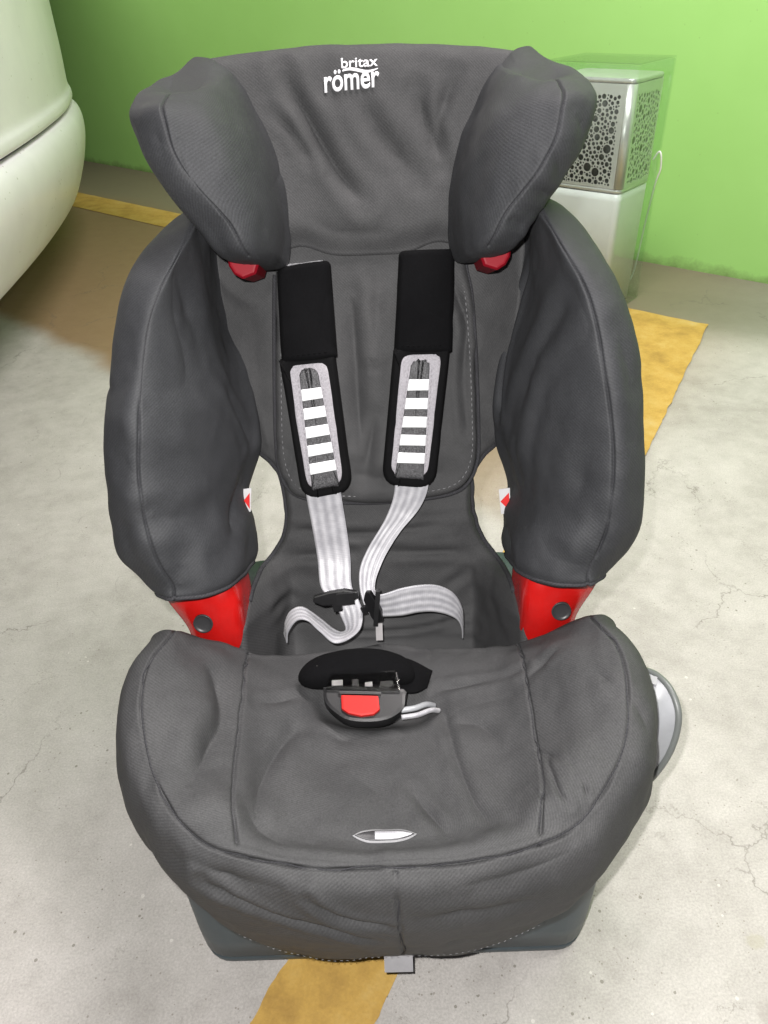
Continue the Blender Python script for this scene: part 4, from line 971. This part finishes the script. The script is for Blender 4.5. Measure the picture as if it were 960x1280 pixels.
# perforated front sheet with rounded vertical edges
def perforated(name, a0, a1, z0, z1, holes, parent, mat, mapf, thick):
    verts = [(a0, z0), (a1, z0), (a1, z1), (a0, z1)]; faces = [[0, 1, 2, 3]]
    for (ca, cz, r_) in holes:
        k = len(verts); n = 14 if r_ > .003 else 10
        verts += [(ca + r_ * math.cos(2 * math.pi * i / n), cz + r_ * math.sin(2 * math.pi * i / n)) for i in range(n)]; faces.append(list(range(k, k + n)))
    vo, eo, fo, ov, oe, of = delaunay_2d_cdt([Vector(v) for v in verts], [], faces, 0, 1e-6)
    keep = [f for f, src in zip(fo, of) if list(src) == [0]]
    bm = bmesh.new(); vs = [bm.verts.new(mapf(v.x, v.y)) for v in vo]
    for f in keep:
        try: bm.faces.new([vs[i] for i in f])
        except ValueError: pass
    bmesh.ops.delete(bm, geom=[v for v in bm.verts if not v.link_faces], context='VERTS')
    bmesh.ops.recalc_face_normals(bm, faces=bm.faces)
    bmesh.ops.solidify(bm, geom=bm.faces[:], thickness=thick)
    return bm_obj(name, bm, mat, parent)
def pack(a0, a1, z0, z1, radii, tries, gap, seed):
    rr_ = random.Random(seed); H = []
    for r_, cnt in radii:
        for _ in range(cnt):
            for _t in range(tries):
                a, z = rr_.uniform(a0 + r_, a1 - r_), rr_.uniform(z0 + r_, z1 - r_)
                if all((a - h[0]) ** 2 + (z - h[1]) ** 2 > (r_ + h[2] + gap) ** 2 for h in H): H.append((a, z, r_)); break
    return H
holes = pack(.030, DW - .024, ZH + .016, ZT - .034, ((.0105, 4), (.0075, 14), (.0058, 40), (.0044, 110), (.0032, 220), (.0022, 420)), 50, .0011, 4)
perforated('perforated_front', .018, DW - .018, ZH + .010, ZT - .012, holes, pur, 'silver', lambda a, z: dev(a, .0, z), -.0015)
for ca, cb, an0 in ((.018, .018, 180), (DW - .018, .018, 270), (.018, DD - .018, 90)):     # rounded corner posts
    arc = [(ca + .018 * math.cos(R(an0 + 90 * k / 10)), cb + .018 * math.sin(R(an0 + 90 * k / 10))) for k in range(11)]
    V = np.array([[list(dev(a_, b_, z)) for a_, b_ in arc] for z in (ZH + .010, ZT - .012)]); grid_obj('corner_post', V, 'silver', pur, solid=.001)
bm_obj('far_side', box_bm(dev(DW - .001, DD / 2, (ZH + ZT) / 2), .001, DD - .036, ZT - ZH - .022, (e1, e2, ez)), 'silver', pur)
bm_obj('back_panel', box_bm(dev(DW / 2, DD - .001, (ZH + ZT) / 2), DW - .036, .001, ZT - ZH - .022, (e1, e2, ez)), 'silver', pur)
holes2 = pack(.026, DD - .022, ZH + .016, ZT - .034, ((.0095, 4), (.0070, 16), (.0055, 40), (.0042, 90), (.003, 180)), 50, .0013, 9)
perforated('perforated_side', .018, DD - .018, ZH + .010, ZT - .012, holes2, pur, 'silver', lambda b_, z: dev(.0, b_, z), .0015)
tube('power_cord', [list(dev(-.001, .180, .375)), list(dev(-.012, .186, .395)), list(dev(-.020, .185, .385)), list(dev(-.020, .195, .350)), list(dev(-.008, .205, .310)), list(dev(.010, .225, .20)), list(dev(.03, .25, .06)), list(dev(.06, .28, .004)), list(dev(.12, .42, .004))], .0024, 'cord', pur, 8, 110)
# clear cover: five thin walls
cov = empty('clear_cover', PX - e1 * .11 + e2 * .10 + ez * 0); tag(cov, 'clear acrylic box cover standing over the air purifier', 'cover')
ca0, ca1, cb0, cb1, zt = -.012, DW + .012, -.012, .196, .606
ax = (e1, e2, ez)
mid = lambda a, b, z: dev(a, b, z)
bm_obj('front_pane', box_bm(mid((ca0+ca1)/2, cb0, .305), ca1 - ca0 - .006, .003, .606, ax), 'clear', cov, bevel=.0008)
bm_obj('back_pane', box_bm(mid((ca0+ca1)/2, cb1, .305), ca1 - ca0 - .006, .003, .606, ax), 'clear', cov, bevel=.0008)
bm_obj('side_pane', box_bm(mid(ca0, (cb0+cb1)/2, .305), .003, cb1 - cb0 + .003, .606, ax), 'clear', cov, bevel=.0008)
bm_obj('side_pane', box_bm(mid(ca1, (cb0+cb1)/2, .305), .003, cb1 - cb0 + .003, .606, ax), 'clear', cov, bevel=.0008)
bm_obj('top_pane', box_bm(mid((ca0+ca1)/2, (cb0+cb1)/2, .6115), ca1 - ca0 + .003, cb1 - cb0 + .003, .003, ax), 'clear', cov, bevel=.0008)

# ------------------------------------------------------------------ white car corner at the left
car = empty('parked_car', (-1.3, 1.8, 0)); tag(car, 'rounded corner of a dusty white car with a seam along its bumper, left edge', 'car')
CP = cr([(-.77, .55), (-.775, 1.0), (-.797, 1.43), (-.845, 1.9), (-.925, 2.35), (-1.06, 2.75), (-1.3, 3.02), (-1.8, 3.18), (-2.6, 3.22)], 110)
_t = np.gradient(CP, axis=0); _t /= np.linalg.norm(_t, axis=1, keepdims=True); CN = np.c_[_t[:, 1], -_t[:, 0]]     # outward
def car_path(off): return CP + CN * off
def car_sweep(name, prof, mat):
    V = np.array([np.c_[car_path(o), np.full(len(car_path(o)), z)] for o, z in prof])
    return grid_obj(name, V, mat, car, solid=.004)
car_sweep('bumper', cr([(-.32, .185), (-.20, .185), (-.10, .195), (-.055, .225), (-.018, .30), (.004, .37), (.010, .42), (.004, .455), (-.012, .474), (-.03, .478)], 60), 'car')
car_sweep('body_panel', cr([(-.040, .486), (-.016, .487), (-.008, .495), (-.008, .512), (-.014, .53), (-.014, .56), (-.012, .62), (-.012, .70), (-.014, .82), (-.03, 1.05), (-.12, 1.3), (-.30, 1.46), (-.75, 1.5)], 60), 'car')  # upper part, out of view, closes in as a roof to block ambient light
V = np.array([np.c_[car_path(o), np.full(len(car_path(o)), z)] for o, z in ((-.034, .474), (-.034, .490))]); grid_obj('seam_gap', V, 'black', car)
